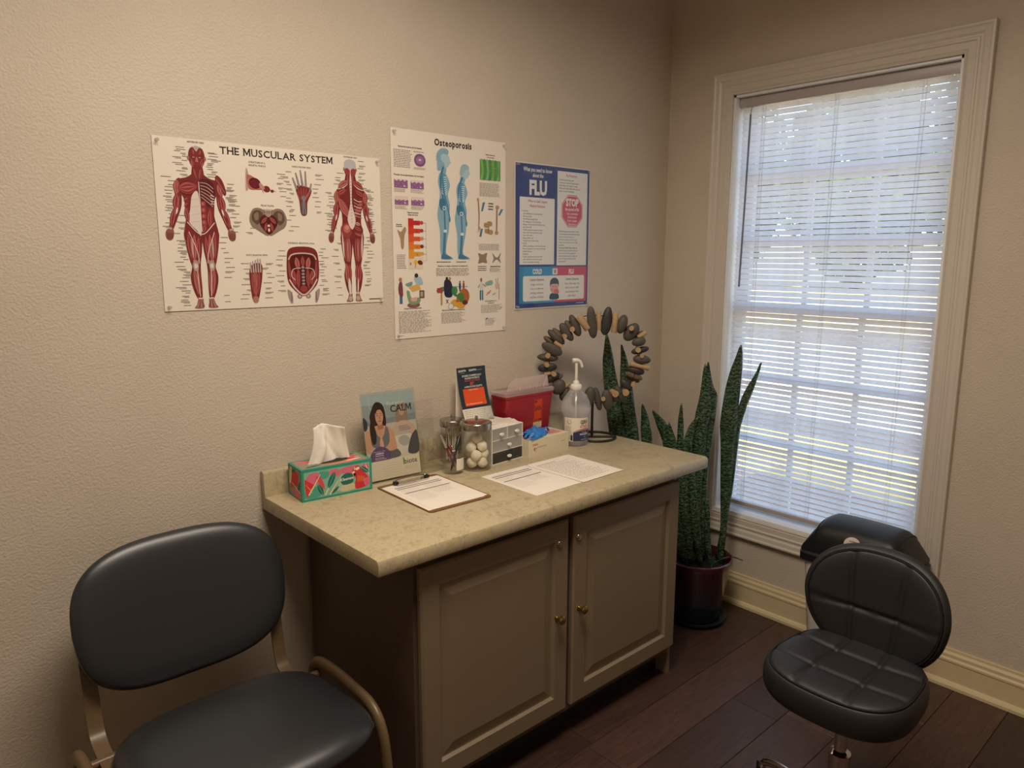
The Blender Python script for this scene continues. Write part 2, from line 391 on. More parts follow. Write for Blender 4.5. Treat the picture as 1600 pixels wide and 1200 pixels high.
def sash(x, z0, z1, nz):
    fwid = .038; bm = bmesh.new()
    abox(bm, (x, yb, z0), (x+.03, ya, z0+fwid)); abox(bm, (x, yb, z1-fwid), (x+.03, ya, z1))
    abox(bm, (x, ya-fwid, z0+fwid), (x+.03, ya, z1-fwid)); abox(bm, (x, yb, z0+fwid), (x+.03, yb+fwid, z1-fwid))
    s = fin('sash', bm, 'sash', win)
    gy0, gy1, gz0, gz1 = yb+fwid, ya-fwid, z0+fwid, z1-fwid
    ys = [gy0+(gy1-gy0)*i/3 for i in range(4)]; zs = [gz0+(gz1-gz0)*i/nz for i in range(nz+1)]
    for q in ys[1:-1]: box('muntin', (x+.006, q-.011, gz0), (x+.024, q+.011, gz1), 'sash', s)
    for q in zs[1:-1]: box('muntin', (x+.0065, gy0, q-.011), (x+.0235, gy1, q+.011), 'sash', s)
    for i in range(3):
        for j in range(nz):
            bm = bmesh.new(); vs = [bm.verts.new((x+.015, yy, zz)) for yy, zz in ((ys[i], zs[j]), (ys[i+1], zs[j]), (ys[i+1], zs[j+1]), (ys[i], zs[j+1]))]; bm.faces.new(vs)
            fin('pane', bm, 'window_glass', s)
sash(.090, WZ1+.014, zm+.022, 3); sash(.122, zm-.022, WZ2-.012, 3)

# ------------------------------------------------------------------ outside
tag(box('ground', (WT, -40, -.45), (3.1, 40, -.33), pm('shaded_bed', '#85705e', .9, vary=.2, vscale=3)), kind='structure')
tag(box('lawn', (3.1, -40, -.45), (4.75, 40, -.33), pm('dry_lawn', '#cdb36a', .9, vary=.15, vscale=2)), kind='structure')
tag(box('path', (4.75, -40, -.45), (5.75, 40, -.32), pm('strip_grey', '#5d5652', .9, vary=.2, vscale=4)), kind='structure')  # darker grey strip running across the ground
tag(box('pavement', (5.75, -40, -.45), (13.5, 40, -.325), pm('pale_concrete', '#c6b48f', .9, vary=.06, vscale=1)), kind='structure')
tag(box('far_strip', (13.5, -40, -.45), (17, 40, -.33), pm('far_strip_grey', '#6a625c', .9, vary=.1, vscale=1)), kind='structure')  # second dark grey strip, wider and farther off
tag(box('field', (17, -60, -.45), (46, 60, -.33), pm('pale_field', '#cdb78a', .9, vary=.1, vscale=.5)), kind='structure')
# trees along the far edge of the field, each with trunk and crown
leafm = pm('far_leaves', '#4f6a38', .8, vary=.5, vscale=1.5)
barkm = pm('far_bark', '#4a3b2e', .9, vary=.3, vscale=4)
def tree(x, y, h, r, seed, label):
    q = random.Random(seed); t = empty('broadleaf_tree', (x, y, -.33), 0, label, 'tree', 'trees beyond the field')
    tube('trunk', [(0, 0, 0), (.1, .05, h*.3), (0, .1, h*.55)], .2, barkm, t, seg=8, rad=[.28, .2, .12])
    bm = bmesh.new()
    for i in range(2600):
        a, b_ = q.uniform(0, 2*PI), math.acos(q.uniform(-1, 1)); rad = q.uniform(.45, 1)**.6
        p = Vector((r*rad*math.sin(b_)*math.cos(a), r*rad*math.sin(b_)*math.sin(a), h*.52+h*.48*rad*math.cos(b_)))
        n_ = Vector((q.uniform(-1, 1), q.uniform(-1, 1), q.uniform(-1, 1))).normalized(); u = n_.orthogonal().normalized(); v = n_.cross(u); s = q.uniform(.24, .48)
        bm.faces.new([bm.verts.new(p+u*s), bm.verts.new(p+v*s*.6), bm.verts.new(p-u*s), bm.verts.new(p-v*s*.6)])
    tag(fin('crown', bm, leafm, t), kind='stuff')
for i, (x, y, h, r) in enumerate([(38, 7, 11.5, 4.1), (39, 15.6, 12.5, 4.3), (38, 24.4, 11.5, 4.2), (48, 11.2, 15, 4.2), (48.5, 20, 15, 4.3), (48, 29, 15, 4.2)]):
    tree(x, y, h, r, i, 'green tree seen in slivers between the blind slats')

# ------------------------------------------------------------------ blind
bl = empty('window_blind', (.028, (WY1+WY2)/2, WZ1+.014), 0, 'white mini blind with nearly closed slats hanging in the window', 'blind')
bl.location = (.046, -.8035, WZ1)
BW = .441; zt, zb = 2.348-WZ1, .490-WZ1
box('headrail', (-.022, -BW, zt-.040), (.016, BW, zt), 'rail', bl, bev=.002)
box('bottom_rail', (-.012, -BW+.004, zb-.012), (.012, BW-.004, zb+.008), 'rail', bl, bev=.004)
sec = []
for i in range(7):
    t_ = i/6-.5; sec.append((-.0052*t_*2*.5*2+.0016*(1-(2*t_)**2)*-1, t_*.0212))
bm = bmesh.new(); L = [bm.verts.new((a, -BW+.006, c)) for a, c in sec]; R = [bm.verts.new((a, BW-.006, c)) for a, c in sec]
for i in range(6): bm.faces.new((L[i], L[i+1], R[i+1], R[i]))
me = bpy.data.meshes.new('slat'); bm.to_mesh(me); bm.free()
for p in me.polygons: p.use_smooth = True
me.materials.append(M['slat'])
NS = 74; q = random.Random(5)
for i in range(NS):
    z = zb+.022+(zt-.052-zb-.022)*i/(NS-1)
    o = bpy.data.objects.new('slat', me); COL.objects.link(o); o.parent = bl
    o.location = (q.uniform(-.0006, .0006), 0, z+q.uniform(-.0007, .0007)); o.rotation_euler = (q.uniform(-.0012, .0012), q.uniform(-.05, .05), 0)
for yy in (.335, .015, -.315):
    bm = bmesh.new()
    for dx in (-.0095, .0085): atube(bm, [(dx, yy, zb), (dx, yy, zt-.04)], .0006, 5)
    atube(bm, [(-.0105, yy-.013, zb), (-.0105, yy-.013, zt-.04)], .0007, 5)
    fin('ladder_cord', bm, 'cord', bl)
wd = tube('wand', [(-.03, .382, zt-.075), (-.032, .386, zt-.45), (-.034, .392, zt-.83)], .0042, 'wand', bl, seg=6)
for yy in (.405, -.41): box('bracket', (-.026, yy-.018, zt-.056), (-.020, yy+.018, zt-.040), 'acrylic', bl, bev=.001)
tube('wand_hook', [(-.02, .380, zt-.04), (-.028, .381, zt-.055), (-.03, .382, zt-.078)], .0018, 'steel', bl, seg=6)

# ================================================================== worktop and cabinet
H = .89
CXL, CXR, CD = -2.114, -.631, .700
ct = empty('worktop', (CXL, -CD, H-.044), 0, 'mottled beige laminate worktop with a low backsplash on the cabinet', 'countertop')
def W(x, y, z): return (x-CXL, y+CD, z-H+.044)
# profile in (y,z) swept along x: rolled front edge, cove up to the backsplash
def sweep(nm, pf, W, mat, par):
    bm = bmesh.new()
    A = [bm.verts.new(W(CXL, y_, z_)) for y_, z_ in pf]; B = [bm.verts.new(W(CXR, y_, z_)) for y_, z_ in pf]
    bm.faces.new(A); bm.faces.new(B)
    for i in range(len(A)): bm.faces.new((A[i], A[(i+1) % len(A)], B[(i+1) % len(A)], B[i]))
    es = [e for e in bm.edges if abs(e.verts[0].co.x-e.verts[1].co.x) < 1e-6]
    bmesh.ops.bevel(bm, geom=es, offset=.0015, segments=2, affect='EDGES', profile=.5)
    return fin(nm, bm, mat, par, True, auto=30)
sweep('top', [(-.029, H-.044), (-CD, H-.044), (-CD-.002, H-.040), (-CD-.002, H-.010), (-CD+.002, H-.003), (-CD+.010, H), (-.029, H)], W, 'laminate', ct)
bs = empty('backsplash', (CXL, -.002, H-.044), 0, 'low laminate backsplash along the wall behind the worktop', 'backsplash')
sweep('upstand', [(-.0285, H-.044), (-.0285, H+.003), (-.0265, H+.010), (-.026, H+.074), (-.022, H+.081), (-.016, H+.083), (-.004, H+.083), (-.002, H+.080), (-.002, H-.044)], lambda x, y, z: (x-CXL, y+.002, z-H+.044), 'laminate', bs)

cb = empty('base_cabinet', (-1.97, -.64, 0), 0, 'taupe painted base cabinet with two raised panel doors under the worktop', 'cabinet')
def C(x, y, z): return (x+1.97, y+.64, z)
KX0, KX1 = -1.972, -.742; KZ = H-.046
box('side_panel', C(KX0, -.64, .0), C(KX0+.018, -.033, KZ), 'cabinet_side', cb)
box('side_panel', C(KX1-.018, -.64, .0), C(KX1, -.033, KZ), 'cabinet', cb)
bm = bmesh.new()
abox(bm, C(KX0+.018, -.64, .10), C(KX1-.018, -.62, .128)); abox(bm, C(KX0+.018, -.64, KZ-.045), C(KX1-.018, -.62, KZ))
abox(bm, C(-1.372, -.64, .128), C(-1.335, -.62, KZ-.045)); abox(bm, C(KX0+.018, -.64, .128), C(KX0+.03, -.62, KZ-.045)); abox(bm, C(KX1-.03, -.64, .128), C(KX1-.018, -.62, KZ-.045))
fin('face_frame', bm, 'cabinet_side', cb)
box('bottom_shelf', C(KX0+.018, -.62, .10), C(KX1-.018, -.04, .118), 'cabinet', cb)
box('back_panel', C(KX0+.018, -.045, .0), C(KX1-.018, -.035, KZ), 'cabinet', cb)
box('toe_kick', C(KX0+.018, -.585, 0), C(KX1-.018, -.57, .10), 'kick', cb)
def door(x0, x1, kx, side):
    y0, y1, z0, z1 = -.642, -.662, .128, .808
    bm = bmesh.new()
    # front skin as concentric rectangles: (inset, depth from face)
    lv = [(0, .006), (.006, .0), (.062, .0), (.068, .011), (.074, .011), (.108, .003)]
    rings = []
    for ins, dp in lv:
        rings.append([bm.verts.new(C(a, y1+dp, c)) for a, c in ((x0+ins, z0+ins), (x1-ins, z0+ins), (x1-ins, z1-ins), (x0+ins, z1-ins))])
    bk = [bm.verts.new(C(a, y0, c)) for a, c in ((x0, z0), (x1, z0), (x1, z1), (x0, z1))]
    rings.insert(0, bk)
    for a, b_ in zip(rings, rings[1:]):
        for i in range(4): bm.faces.new((a[i], a[(i+1) % 4], b_[(i+1) % 4], b_[i]))
    bm.faces.new(rings[-1]); bm.faces.new(bk)
    d = fin('door', bm, 'cabinet', cb)
    rot = (PI/2, 0, 0)
    lathe('knob', [(0, 0), (.010, .0), (.010, .003), (.005, .006), (.005, .014), (.011, .019), (.0155, .024), (.0155, .028), (.011, .032), (0, .0335)], 'brass', d, 20, C(kx, y1+.0005, .480), rot)
    lathe('cam_lock', [(0, 0), (.0125, 0), (.0125, .004), (.010, .0065), (.0065, .0065), (.0065, .009), (.0, .009)], 'steel', d, 20, C(kx+.008*side, y1+.0005, .735), rot)
door(-1.958, -1.366, -1.420, 1); door(-1.342, -.750, -1.312, -1)

# ================================================================== chair on the left
ch = empty('side_chair', (-2.42, -.42, 0), 0, 'wide dark navy vinyl chair with tan metal frame against the wall', 'chair')
def so(t):      # seat outline, a little wider in front
    x, y = superell(.292, .245, 3.6)(t); return (x*(1+.05*(-y/.245)), y)
pad('seat', so, .085, 'vinyl', ch, p=7, q=.55, fn=lambda v: Vector((v.x+.012, v.y-.09, v.z+.428-.35*max(0, -v.y-.17)**1.6-.02*(v.y))))
def bo(t):
    x, z = superell(.282, .199, 3.0)(t)
    return (x*(1-.05*max(0, -z/.199)), z)
def bf(v):      # pad lies in xy -> stand it up, lean and bow it
    x, z, d = v.x, v.y, v.z
    y = -d-.05*(1-(x/.28)**2)*-.55-.30*(-(z))*.0
    tilt = .22
    return Vector((x-.012, .205+(z)*tilt-d*1.0+.03*(x/.28)**2*-1+.025, z*.98+.702))
pad('backrest', bo, .062, 'vinyl', ch, p=6, q=.5, fn=bf)
def strap(name, path, x0, x1, t_, mat, par):
    bm = bmesh.new(); R = []
    for k, p in enumerate(path):
        d = (path[min(k+1, len(path)-1)]-path[max(k-1, 0)]).normalized(); nx = Vector((0, -d.z, d.y))*t_/2
        R.append([bm.verts.new((xx, (p+sg*nx).y, (p+sg*nx).z)) for xx, sg in ((x0, 1), (x1, 1), (x1, -1), (x0, -1))])
    for a_, b_ in zip(R, R[1:]):
        for i in range(4): bm.faces.new((a_[i], a_[(i+1) % 4], b_[(i+1) % 4], b_[i]))
    bm.faces.new(R[0]); bm.faces.new(R[-1]); return fin(name, bm, mat, par, True, auto=40)
for s in (-1, 1):
    x = s*.322
    path = spline([(x, .21, .012), (x, .175, .20), (x, .155, .36), (x, .115, .432), (x, .02, .452), (x, -.10, .452), (x, -.20, .440), (x, -.255, .375), (x, -.28, .20), (x, -.305, .012)], 5)
    tube('side_frame', path, .0135, 'frame', ch, seg=12, sy=1.35)
    for yy in (.21, -.305): lathe('glide', [(0, 0), (.02, 0), (.02, .008), (.014, .012), (.014, .02), (0, .02)], 'blackplastic', ch, 14, (x, yy, 0))
    bx = s*.252-.012
    strap('back_bracket', spline([(0, .05, .408), (0, .13, .412), (0, .178, .432), (0, .196, .475), (0, .206, .53), (0, .224, .62)], 5), bx-.018, bx+.018, .006, 'frame', ch)
tube('crossbar', [(-.32, .10, .404), (.32, .10, .404)], .012, 'frame', ch, seg=10)
for yy in (-.22, .04): tube('crossbar', [(-.318, yy, .400), (.318, yy, .400)], .011, 'frame', ch, seg=10)

# ================================================================== round-backed stool
st = empty('swivel_stool', (-1.135, -1.484, 0), 0, 'black quilted leatherette swivel stool with rounded backrest and chrome base', 'stool')
G = lambda d, w_: math.exp(-(d/w_)**2)
# stool faces -x (local): seat outline
def sto(t):
    x, y = superell(.185, .192, 3.0)(t); return (x, y*(1+.06*(-x/.185)))
def seat_top(x, y, r):
    g = 0
    for c in (-.062, .062): g += G(y-c*(1-.8*x), .0075)
    for c in (-.062, .062): g += G(x-c, .0075)
    puff = .010*abs(math.cos(PI*y/.124))**.5*abs(math.cos(PI*x/.124))**.5 if False else 0
    return -.006*g*(1 if r < .93 else 0)-.004*G(r-.93, .012)
pad('seat', sto, .110, 'leather', st, nr=64, ns=150, p=14, q=.42, flat_bottom=.85, top=seat_top, fn=lambda v: Vector((v.x, v.y, v.z+.505+.012*(v.y/.2)**2+.08*max(0, v.x-.06)-.25*max(0, -v.x-.13)**1.5)))
def sbo(t):     # backrest outline in (y, z): wide and round above, tapered below
    y, z = superell(.198, .170, 2.5)(t)
    k_ = 1.0 if z > .02 else 1-.20*((.02-z)/.19)**1.3
    return (y*k_, z)
def back_top(y, z, r):
    g = 0
    for c in (-.064, .064): g += G(y-c*(1+.9*z), .0075)
    g += G(z+.012-.25*y*y, .0075)
    return -.006*g*(1 if r < .92 else 0)-.004*G(r-.92, .014)
def bfn(v):
    y, z, d = v.x, v.y, v.z
    return Vector((.185+.10*z-d-1.15*y*y, y, z+.672))
pad('backrest', sbo, .070, 'leather', st, nr=64, ns=150, p=8, q=.5, top=back_top, fn=bfn)
for nm, out, lift, fn_ in (('seat_piping', sto, .93, lambda x, y: Vector((x, y, .505+.055*(1-.93**14)**.42+.012*(y/.2)**2+.08*max(0, x-.06)-.25*max(0, -x-.13)**1.5))), ('back_piping', sbo, .92, lambda y, z: Vector((.185+.10*z-.0345*(1-.92**8)**.5-1.15*y*y, y, z+.672)))):
    pts = [fn_(*[c*lift for c in out(2*PI*i/80)]) for i in range(80)]
    tube(nm, pts, .0022, 'thread', st, seg=6, closed=True)
box('seat_plate', (-.09, -.09, .448), (.09, .09, .462), 'blackplastic', st, bev=.004)
box('back_bar', (.05, -.025, .452), (.20, .025, .462), 'blackplastic', st, bev=.003)
tube('back_support', spline([(.185, 0, .457), (.215, 0, .48), (.225, 0, .56), (.222, 0, .66)], 4), .012, 'blackplastic', st, seg=8, sy=2)
lathe('gas_column', [(.0, .10), (.0290, .10), (.0290, .30), (.0265, .302), (.0235, .305), (.0165, .308), (.0165, .450), (0, .450)], 'chrome', st, 24)
lathe('column_collar', [(.0, .09), (.036, .09), (.036, .135), (.028, .142), (0, .142)], 'chrome', st, 24)
tube('height_lever', [(0, .02, .442), (.02, .12, .440), (.03, .17, .436)], .004, 'chrome', st, seg=8)
for k in range(5):
    a = math.radians(73+72*k); ca, sa = math.cos(a), math.sin(a)
    lg = tube('leg', spline([(.02*ca, .02*sa, .118), (.10*ca, .10*sa, .122), (.20*ca, .20*sa, .112), (.262*ca, .262*sa, .088), (.275*ca, .275*sa, .068)], 5), .014, 'chrome', st, seg=12, sy=.75)
    cx, cy = .275*ca, .275*sa
    bm = bmesh.new()
    for s in (-1, 1):
        mt = Matrix.Translation((cx+s*.012*-sa+.012*ca, cy+s*.012*ca+.012*sa, .0245)) @ Matrix.Rotation(a, 4, 'Z') @ Matrix.Rotation(PI/2, 4, 'X')
        alathe(bm, [(0, -.008), (.021, -.008), (.0245, -.004), (.0245, .004), (.021, .008), (0, .008)], 18, mt)
    abox(bm, (-.012, -.0035, .0), (.018, .0035, .05), .002, 1, Matrix.Translation((cx+.006*ca, cy+.006*sa, .022)) @ Matrix.Rotation(a, 4, 'Z'))
    fin('caster', bm, 'blackplastic', lg, True, auto=40)

# ================================================================== swing-lid bin behind the stool
bn = empty('waste_bin', (-.185, -1.140, 0), 0, 'white waste bin with black domed swing lid and round sticker under the window', 'bin')
def rrect(a, b_, r, n=5):
    out = []
    for cx, cy, t0 in ((a-r, b_-r, 0), (-a+r, b_-r, PI/2), (-a+r, -b_+r, PI), (a-r, -b_+r, 3*PI/2)):
        for i in range(n+1): t = t0+PI/2*i/n; out.append((cx+r*math.cos(t), cy+r*math.sin(t)))
    return out
def loft(name, secs, mat, parent, cap=True, **k):
    """secs: list of (outline, z)"""
    bm = bmesh.new(); R = [[bm.verts.new((x, y, z)) for x, y in o] for o, z in secs]
    for a, b_ in zip(R, R[1:]):
        for i in range(len(a)): bm.faces.new((a[i], a[(i+1) % len(a)], b_[(i+1) % len(a)], b_[i]))
    if cap: bm.faces.new(R[0]); bm.faces.new(R[-1])
    return fin(name, bm, mat, parent, True, auto=40, **k)
loft('bin_body', [(rrect(.098, .150, .03), 0), (rrect(.102, .155, .03), .01), (rrect(.126, .192, .035), .47)], 'binbody', bn)
loft('lid_rim', [(rrect(.128, .198, .035), .462), (rrect(.137, .208, .04), .464), (rrect(.137, .208, .04), .492), (rrect(.128, .199, .035), .500)], 'blackplastic', bn)
# dome: end cheeks fixed, flap between them
def dome(y): return .636-.012*(abs(y)/.20)**2-.095*max(0, (abs(y)-.125)/.072)**1.7
bm = bmesh.new(); secs = []
ys = [-.196+.392*i/24 for i in range(25)]
for y_ in ys:
    hh = dome(y_)-.50; ring = []
    for i in range(17):
        t = PI*i/16; ring.append(bm.verts.new((-.124*math.copysign(abs(math.cos(t))**.75, math.cos(t)), y_, .498+hh*math.sin(t)**.62)))
    secs.append(ring)
for a, b_ in zip(secs, secs[1:]):
    for i in range(16): bm.faces.new((a[i], a[i+1], b_[i+1], b_[i]))
bm.faces.new(secs[0]); bm.faces.new(secs[-1])
def lid_pt(y_, z_, out=0.0):
    hh = dome(y_)-.498; s_ = min(1, max(0, (z_-.498)/hh))**(1/.62); return (-.124*max(0, 1-s_*s_)**.375-out, y_, z_+out*.5)
lid = fin('swing_lid', bm, 'blackplastic', bn, True, auto=35)
for s in (-1, 1):
    y_ = s*.150; hh = dome(y_)-.5
    pts = [(-.1245*math.copysign(abs(math.cos(t))**.75, math.cos(t)), y_, .499+hh*math.sin(t)**.62) for t in [PI*i/14 for i in range(15)]]
    tube('flap_seam', pts, .0022, 'thread', lid, seg=5)
# ================================================================== flat print
class Art:
    """flat print in cm: filled shapes on stacked thin layers, one colour per face"""
    def __init__(s): s.v = []; s.f = []; s.c = []; s.sh = []; s.cur = 0; s.lock = 0
    def poly(s, pts, col, ly=1):
        if not s.lock: s.cur += 1
        s.sh.append(s.cur); k = len(s.v); s.v += [(x, y, ly) for x, y in pts]; s.f.append(tuple(range(k, k+len(pts)))); s.c.append(lin(col))
    def rect(s, x0, y0, x1, y1, col, ly=1): s.poly([(x0, y0), (x1, y0), (x1, y1), (x0, y1)], col, ly)
    def rrect(s, x0, y0, x1, y1, r, col, ly=1):
        s.poly([(x+(x0+x1)/2, y+(y0+y1)/2) for x, y in rrect((x1-x0)/2, (y1-y0)/2, r)], col, ly)
    def ell(s, cx, cy, a, b_, col, ly=1, n=20, rot=0):
        c, q_ = math.cos(rot), math.sin(rot)
        s.poly([(cx+a*math.cos(2*PI*i/n)*c-b_*math.sin(2*PI*i/n)*q_, cy+a*math.cos(2*PI*i/n)*q_+b_*math.sin(2*PI*i/n)*c) for i in range(n)], col, ly)
    def blob(s, pts, col, ly=1, n=5): s.poly([(p.x, p.y) for p in spline([(x, y, 0) for x, y in pts], n, True)], col, ly)
    def line(s, pts, w_, col, ly=1, w2=None, smooth=0):
        s.cur += 1; s.lock += 1
        if smooth: pts = [(p.x, p.y) for p in spline([(x, y, 0) for x, y in pts], smooth)]
        N = len(pts); A = []; B = []
        for i, (x, y) in enumerate(pts):
            a = pts[max(i-1, 0)]; b_ = pts[min(i+1, N-1)]; dx, dy = b_[0]-a[0], b_[1]-a[1]; L = math.hypot(dx, dy) or 1
            ww = (w_ if w2 is None else w_+(w2-w_)*i/max(N-1, 1))/2; A.append((x-dy/L*ww, y+dx/L*ww)); B.append((x+dy/L*ww, y-dx/L*ww))
        for i in range(N-1): s.poly([A[i], A[i+1], B[i+1], B[i]], col, ly)
        s.lock -= 1
    def dashes(s, x0, y0, x1, y1, n, col, rnd, ly=1, th=.45, ragged=.25):
        """n lines of small illegible text between y1 (top) and y0"""
        s.cur += 1; s.lock += 1
        for i in range(n):
            yy = y1-(y1-y0)*(i+.5)/n; h = (y1-y0)/n*th; x = x0; xe = x1-(x1-x0)*rnd.uniform(0, ragged)
            while x < xe-.05:
                L = min(rnd.uniform(.03, .12)*(x1-x0)+.15, xe-x); s.rect(x, yy-h/2, x+L, yy+h/2, col, ly); x += L+.02*(x1-x0)+.06
        s.lock -= 1
    def lens(s, p, q_, w_, col, ly=1, k=.75, n=9, off=0):
        dx, dy = q_[0]-p[0], q_[1]-p[1]; L = math.hypot(dx, dy) or 1; nx, ny = -dy/L, dx/L; A = []; B = []
        for i in range(n):
            t = i/(n-1); h = w_/2*math.sin(PI*t)**k+.02; c = off*math.sin(PI*t)
            A.append((p[0]+dx*t+nx*(c+h), p[1]+dy*t+ny*(c+h))); B.append((p[0]+dx*t+nx*(c-h), p[1]+dy*t+ny*(c-h)))
        s.poly(A+B[::-1], col, ly)
    def text(s, txt, x, y, size, col, ly=1, align='c', sx=1.0, bold=0.0, rot=0.0, shear=0.0):
        polys, wd_ = glyphs(txt, bold, shear); sc = size/.73
        W_ = wd_*sc*sx; ox = {'c': -W_/2, 'l': 0, 'r': -W_}[align]; c, q_ = math.cos(rot), math.sin(rot)
        s.cur += 1; s.lock += 1
        for pl in polys:
            s.poly([(x+(px_*sc*sx+ox)*c-py_*sc*q_, y+(px_*sc*sx+ox)*q_+py_*sc*c) for px_, py_ in pl], col, ly)
        s.lock -= 1; return W_
    def serif(s, txt, x, y, size, col, ly=1, sx=1.0, bold=.012, gap=.10):
        """letters with bracketed feet, centred on x"""
        items = []; X = 0
        for ch_ in txt:
            if ch_ == ' ': X += .34*sx; continue
            pl, wd_ = glyphs(ch_, bold); x0 = min(p[0] for q_ in pl for p in q_); x1 = max(p[0] for q_ in pl for p in q_)
            items.append((ch_, X, x0, x1, pl)); X += (x1-x0+gap)*sx
        sc = size/.73; X -= gap*sx; o = -X*sc/2
        for ch_, xx, x0, x1, pl in items:
            s.cur += 1; s.lock += 1
            for q_ in pl: s.poly([(x+o+(xx+(a-x0)*sx)*sc, y+b_*sc) for a, b_ in q_], col, ly)
            s.lock -= 1
            for fx, fy in SERIF.get(ch_, ()):
                cxx = x+o+(xx+(x1-x0)*fx*sx)*sc; cy = y+fy*.73*sc; hw = .105*sx*sc; t = .03*sc
                s.rect(cxx-hw, cy-(t if fy > .3 else 0), cxx+hw, cy+(0 if fy > .3 else t), col, ly)
            if ch_ in 'TE':
                for fx in ((.0, 1.0) if ch_ == 'T' else (1.0,)):
                    for yv in ((.73,) if ch_ == 'T' else (.73, .0)):
                        cxx = x+o+(xx+(x1-x0)*fx*sx)*sc; d = -.13*sc if yv > .3 else .13*sc; s.rect(cxx-.02*sc, min(y+yv*sc, y+yv*sc+d), cxx+.02*sc, max(y+yv*sc, y+yv*sc+d), col, ly)
    def build(s, name, parent, fn, mat='ink'):
        """fn(u,v,h) in metres -> local position"""
        me = bpy.data.meshes.new(name)
        # stack the shapes: each lies just above whatever earlier shape it overlaps
        ext = {}
        for f, g in zip(s.f, s.sh):
            xs = [s.v[i][0] for i in f]; ys = [s.v[i][1] for i in f]; e = ext.get(g)
            b_ = (min(xs), min(ys), max(xs), max(ys), s.v[f[0]][2])
            ext[g] = b_ if e is None else (min(e[0], b_[0]), min(e[1], b_[1]), max(e[2], b_[2]), max(e[3], b_[3]), b_[4])
        order = sorted(ext, key=lambda g: (ext[g][4], g)); E_ = np.array([ext[g][:4] for g in order]); lv = np.zeros(len(order))
        for i in range(1, len(order)):
            h_ = (E_[:i, 0] < E_[i, 2]) & (E_[:i, 2] > E_[i, 0]) & (E_[:i, 1] < E_[i, 3]) & (E_[:i, 3] > E_[i, 1])
            if h_.any(): lv[i] = lv[:i][h_].max()+1
        lev = {g: lv[i] for i, g in enumerate(order)}; hz_ = [0]*len(s.v)
        for f, g in zip(s.f, s.sh):
            for i in f: hz_[i] = .00006+lev[g]*.00003
        me.from_pydata([fn(p[0]*.01, p[1]*.01, h_) for p, h_ in zip(s.v, hz_)], [], s.f)
        at = me.color_attributes.new('ink', 'FLOAT_COLOR', 'CORNER'); k = 0; vals = []
        for f, c in zip(s.f, s.c): vals += [c[0], c[1], c[2], 1.0]*len(f)
        at.data.foreach_set('color', vals)
        return link(name, me, mat, parent)
SERIF = {'T': [(.5, 0)], 'H': [(.1, 0), (.9, 0), (.1, 1), (.9, 1)], 'E': [(.08, 0), (.08, 1)], 'M': [(.06, 0), (.94, 0), (.06, 1), (.94, 1)], 'U': [(.1, 1), (.9, 1)], 'L': [(.1, 0), (.1, 1)],
         'A': [(.06, 0), (.94, 0)], 'R': [(.1, 0), (.1, 1), (.95, 0)], 'Y': [(.5, 0), (.06, 1), (.94, 1)], 'p': [(.15, -.28), (.02, .74)], 'r': [(.25, 0), (.0, .74)], 'i': [(.5, 0), (.2, .74)], 't': []}
_gc = {}
def glyphs(txt, bold=0.0, shear=0.0):
    if 'M' in txt and bold:         # the built-in M closes up when emboldened
        if txt == 'M': return [[(.05, 0), (.05, .7), (.20, .7), (.39, .27), (.58, .7), (.73, .7), (.73, 0), (.60, 0), (.60, .46), (.43, .08), (.35, .08), (.16, .49), (.16, 0)]], .73
        adv = lambda s_: glyphs(s_+'I', 0.0)[1]-glyphs('I', 0.0)[1] if s_ else 0.0
        out = []
        for i_, ch_ in enumerate(txt):
            if ch_ == ' ': continue
            o_ = adv(txt[:i_]); out += [[(x_+o_, y_) for x_, y_ in pl_] for pl_ in glyphs(ch_, bold, shear)[0]]
        return out, max(p_[0] for pl_ in out for p_ in pl_)
    k = (txt, bold, shear)
    if k not in _gc:
        cu = bpy.data.curves.new('lettering', 'FONT'); cu.body = txt; cu.size = 1; cu.offset = bold; cu.shear = shear; cu.resolution_u = 2; cu.fill_mode = 'FRONT'
        ob = bpy.data.objects.new('lettering', cu); me = ob.to_mesh()
        pl = [[(me.vertices[i].co.x, me.vertices[i].co.y) for i in p.vertices] for p in me.polygons]
        xs = [p[0] for q_ in pl for p in q_] or [0]
        _gc[k] = (pl, max(xs)); ob.to_mesh_clear(); bpy.data.objects.remove(ob); bpy.data.curves.remove(cu)
    return _gc[k]

# ================================================================== things on the worktop
HT = H
def onf(x, y, z=HT): return (x, y, z)
# ---- tissue box
tr_ = math.atan2(-.023, .238)
tb = empty('tissue_box', (-1.924, -.111, HT), tr_, 'teal tissue box with red parrot and leaf print near the left end of the worktop', 'tissue box')
tw, td, th = .120, .057, .104
loft('carton', [([(-tw, -td), (tw, -td), (tw, td), (-tw, td)], 0), ([(-tw, -td), (tw, -td), (tw, td), (-tw, td)], th)], pm('teal_card', '#2f8f7c', .5, vary=.03), tb)
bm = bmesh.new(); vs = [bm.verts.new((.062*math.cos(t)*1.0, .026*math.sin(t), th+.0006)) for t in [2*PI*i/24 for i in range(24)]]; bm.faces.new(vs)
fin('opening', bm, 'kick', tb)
LT, DT, PK, RD, CR, MT = '#7fb49a', '#1c6b5a', '#d96a80', '#cf2f38', '#e2cfa4', '#4aa08a'
def leaf(a, p, q_, w_, col, ly, vein=None):
    a.lens(p, q_, w_, col, ly, .8)
    if vein: a.line([p, q_], .08, vein, ly+1)
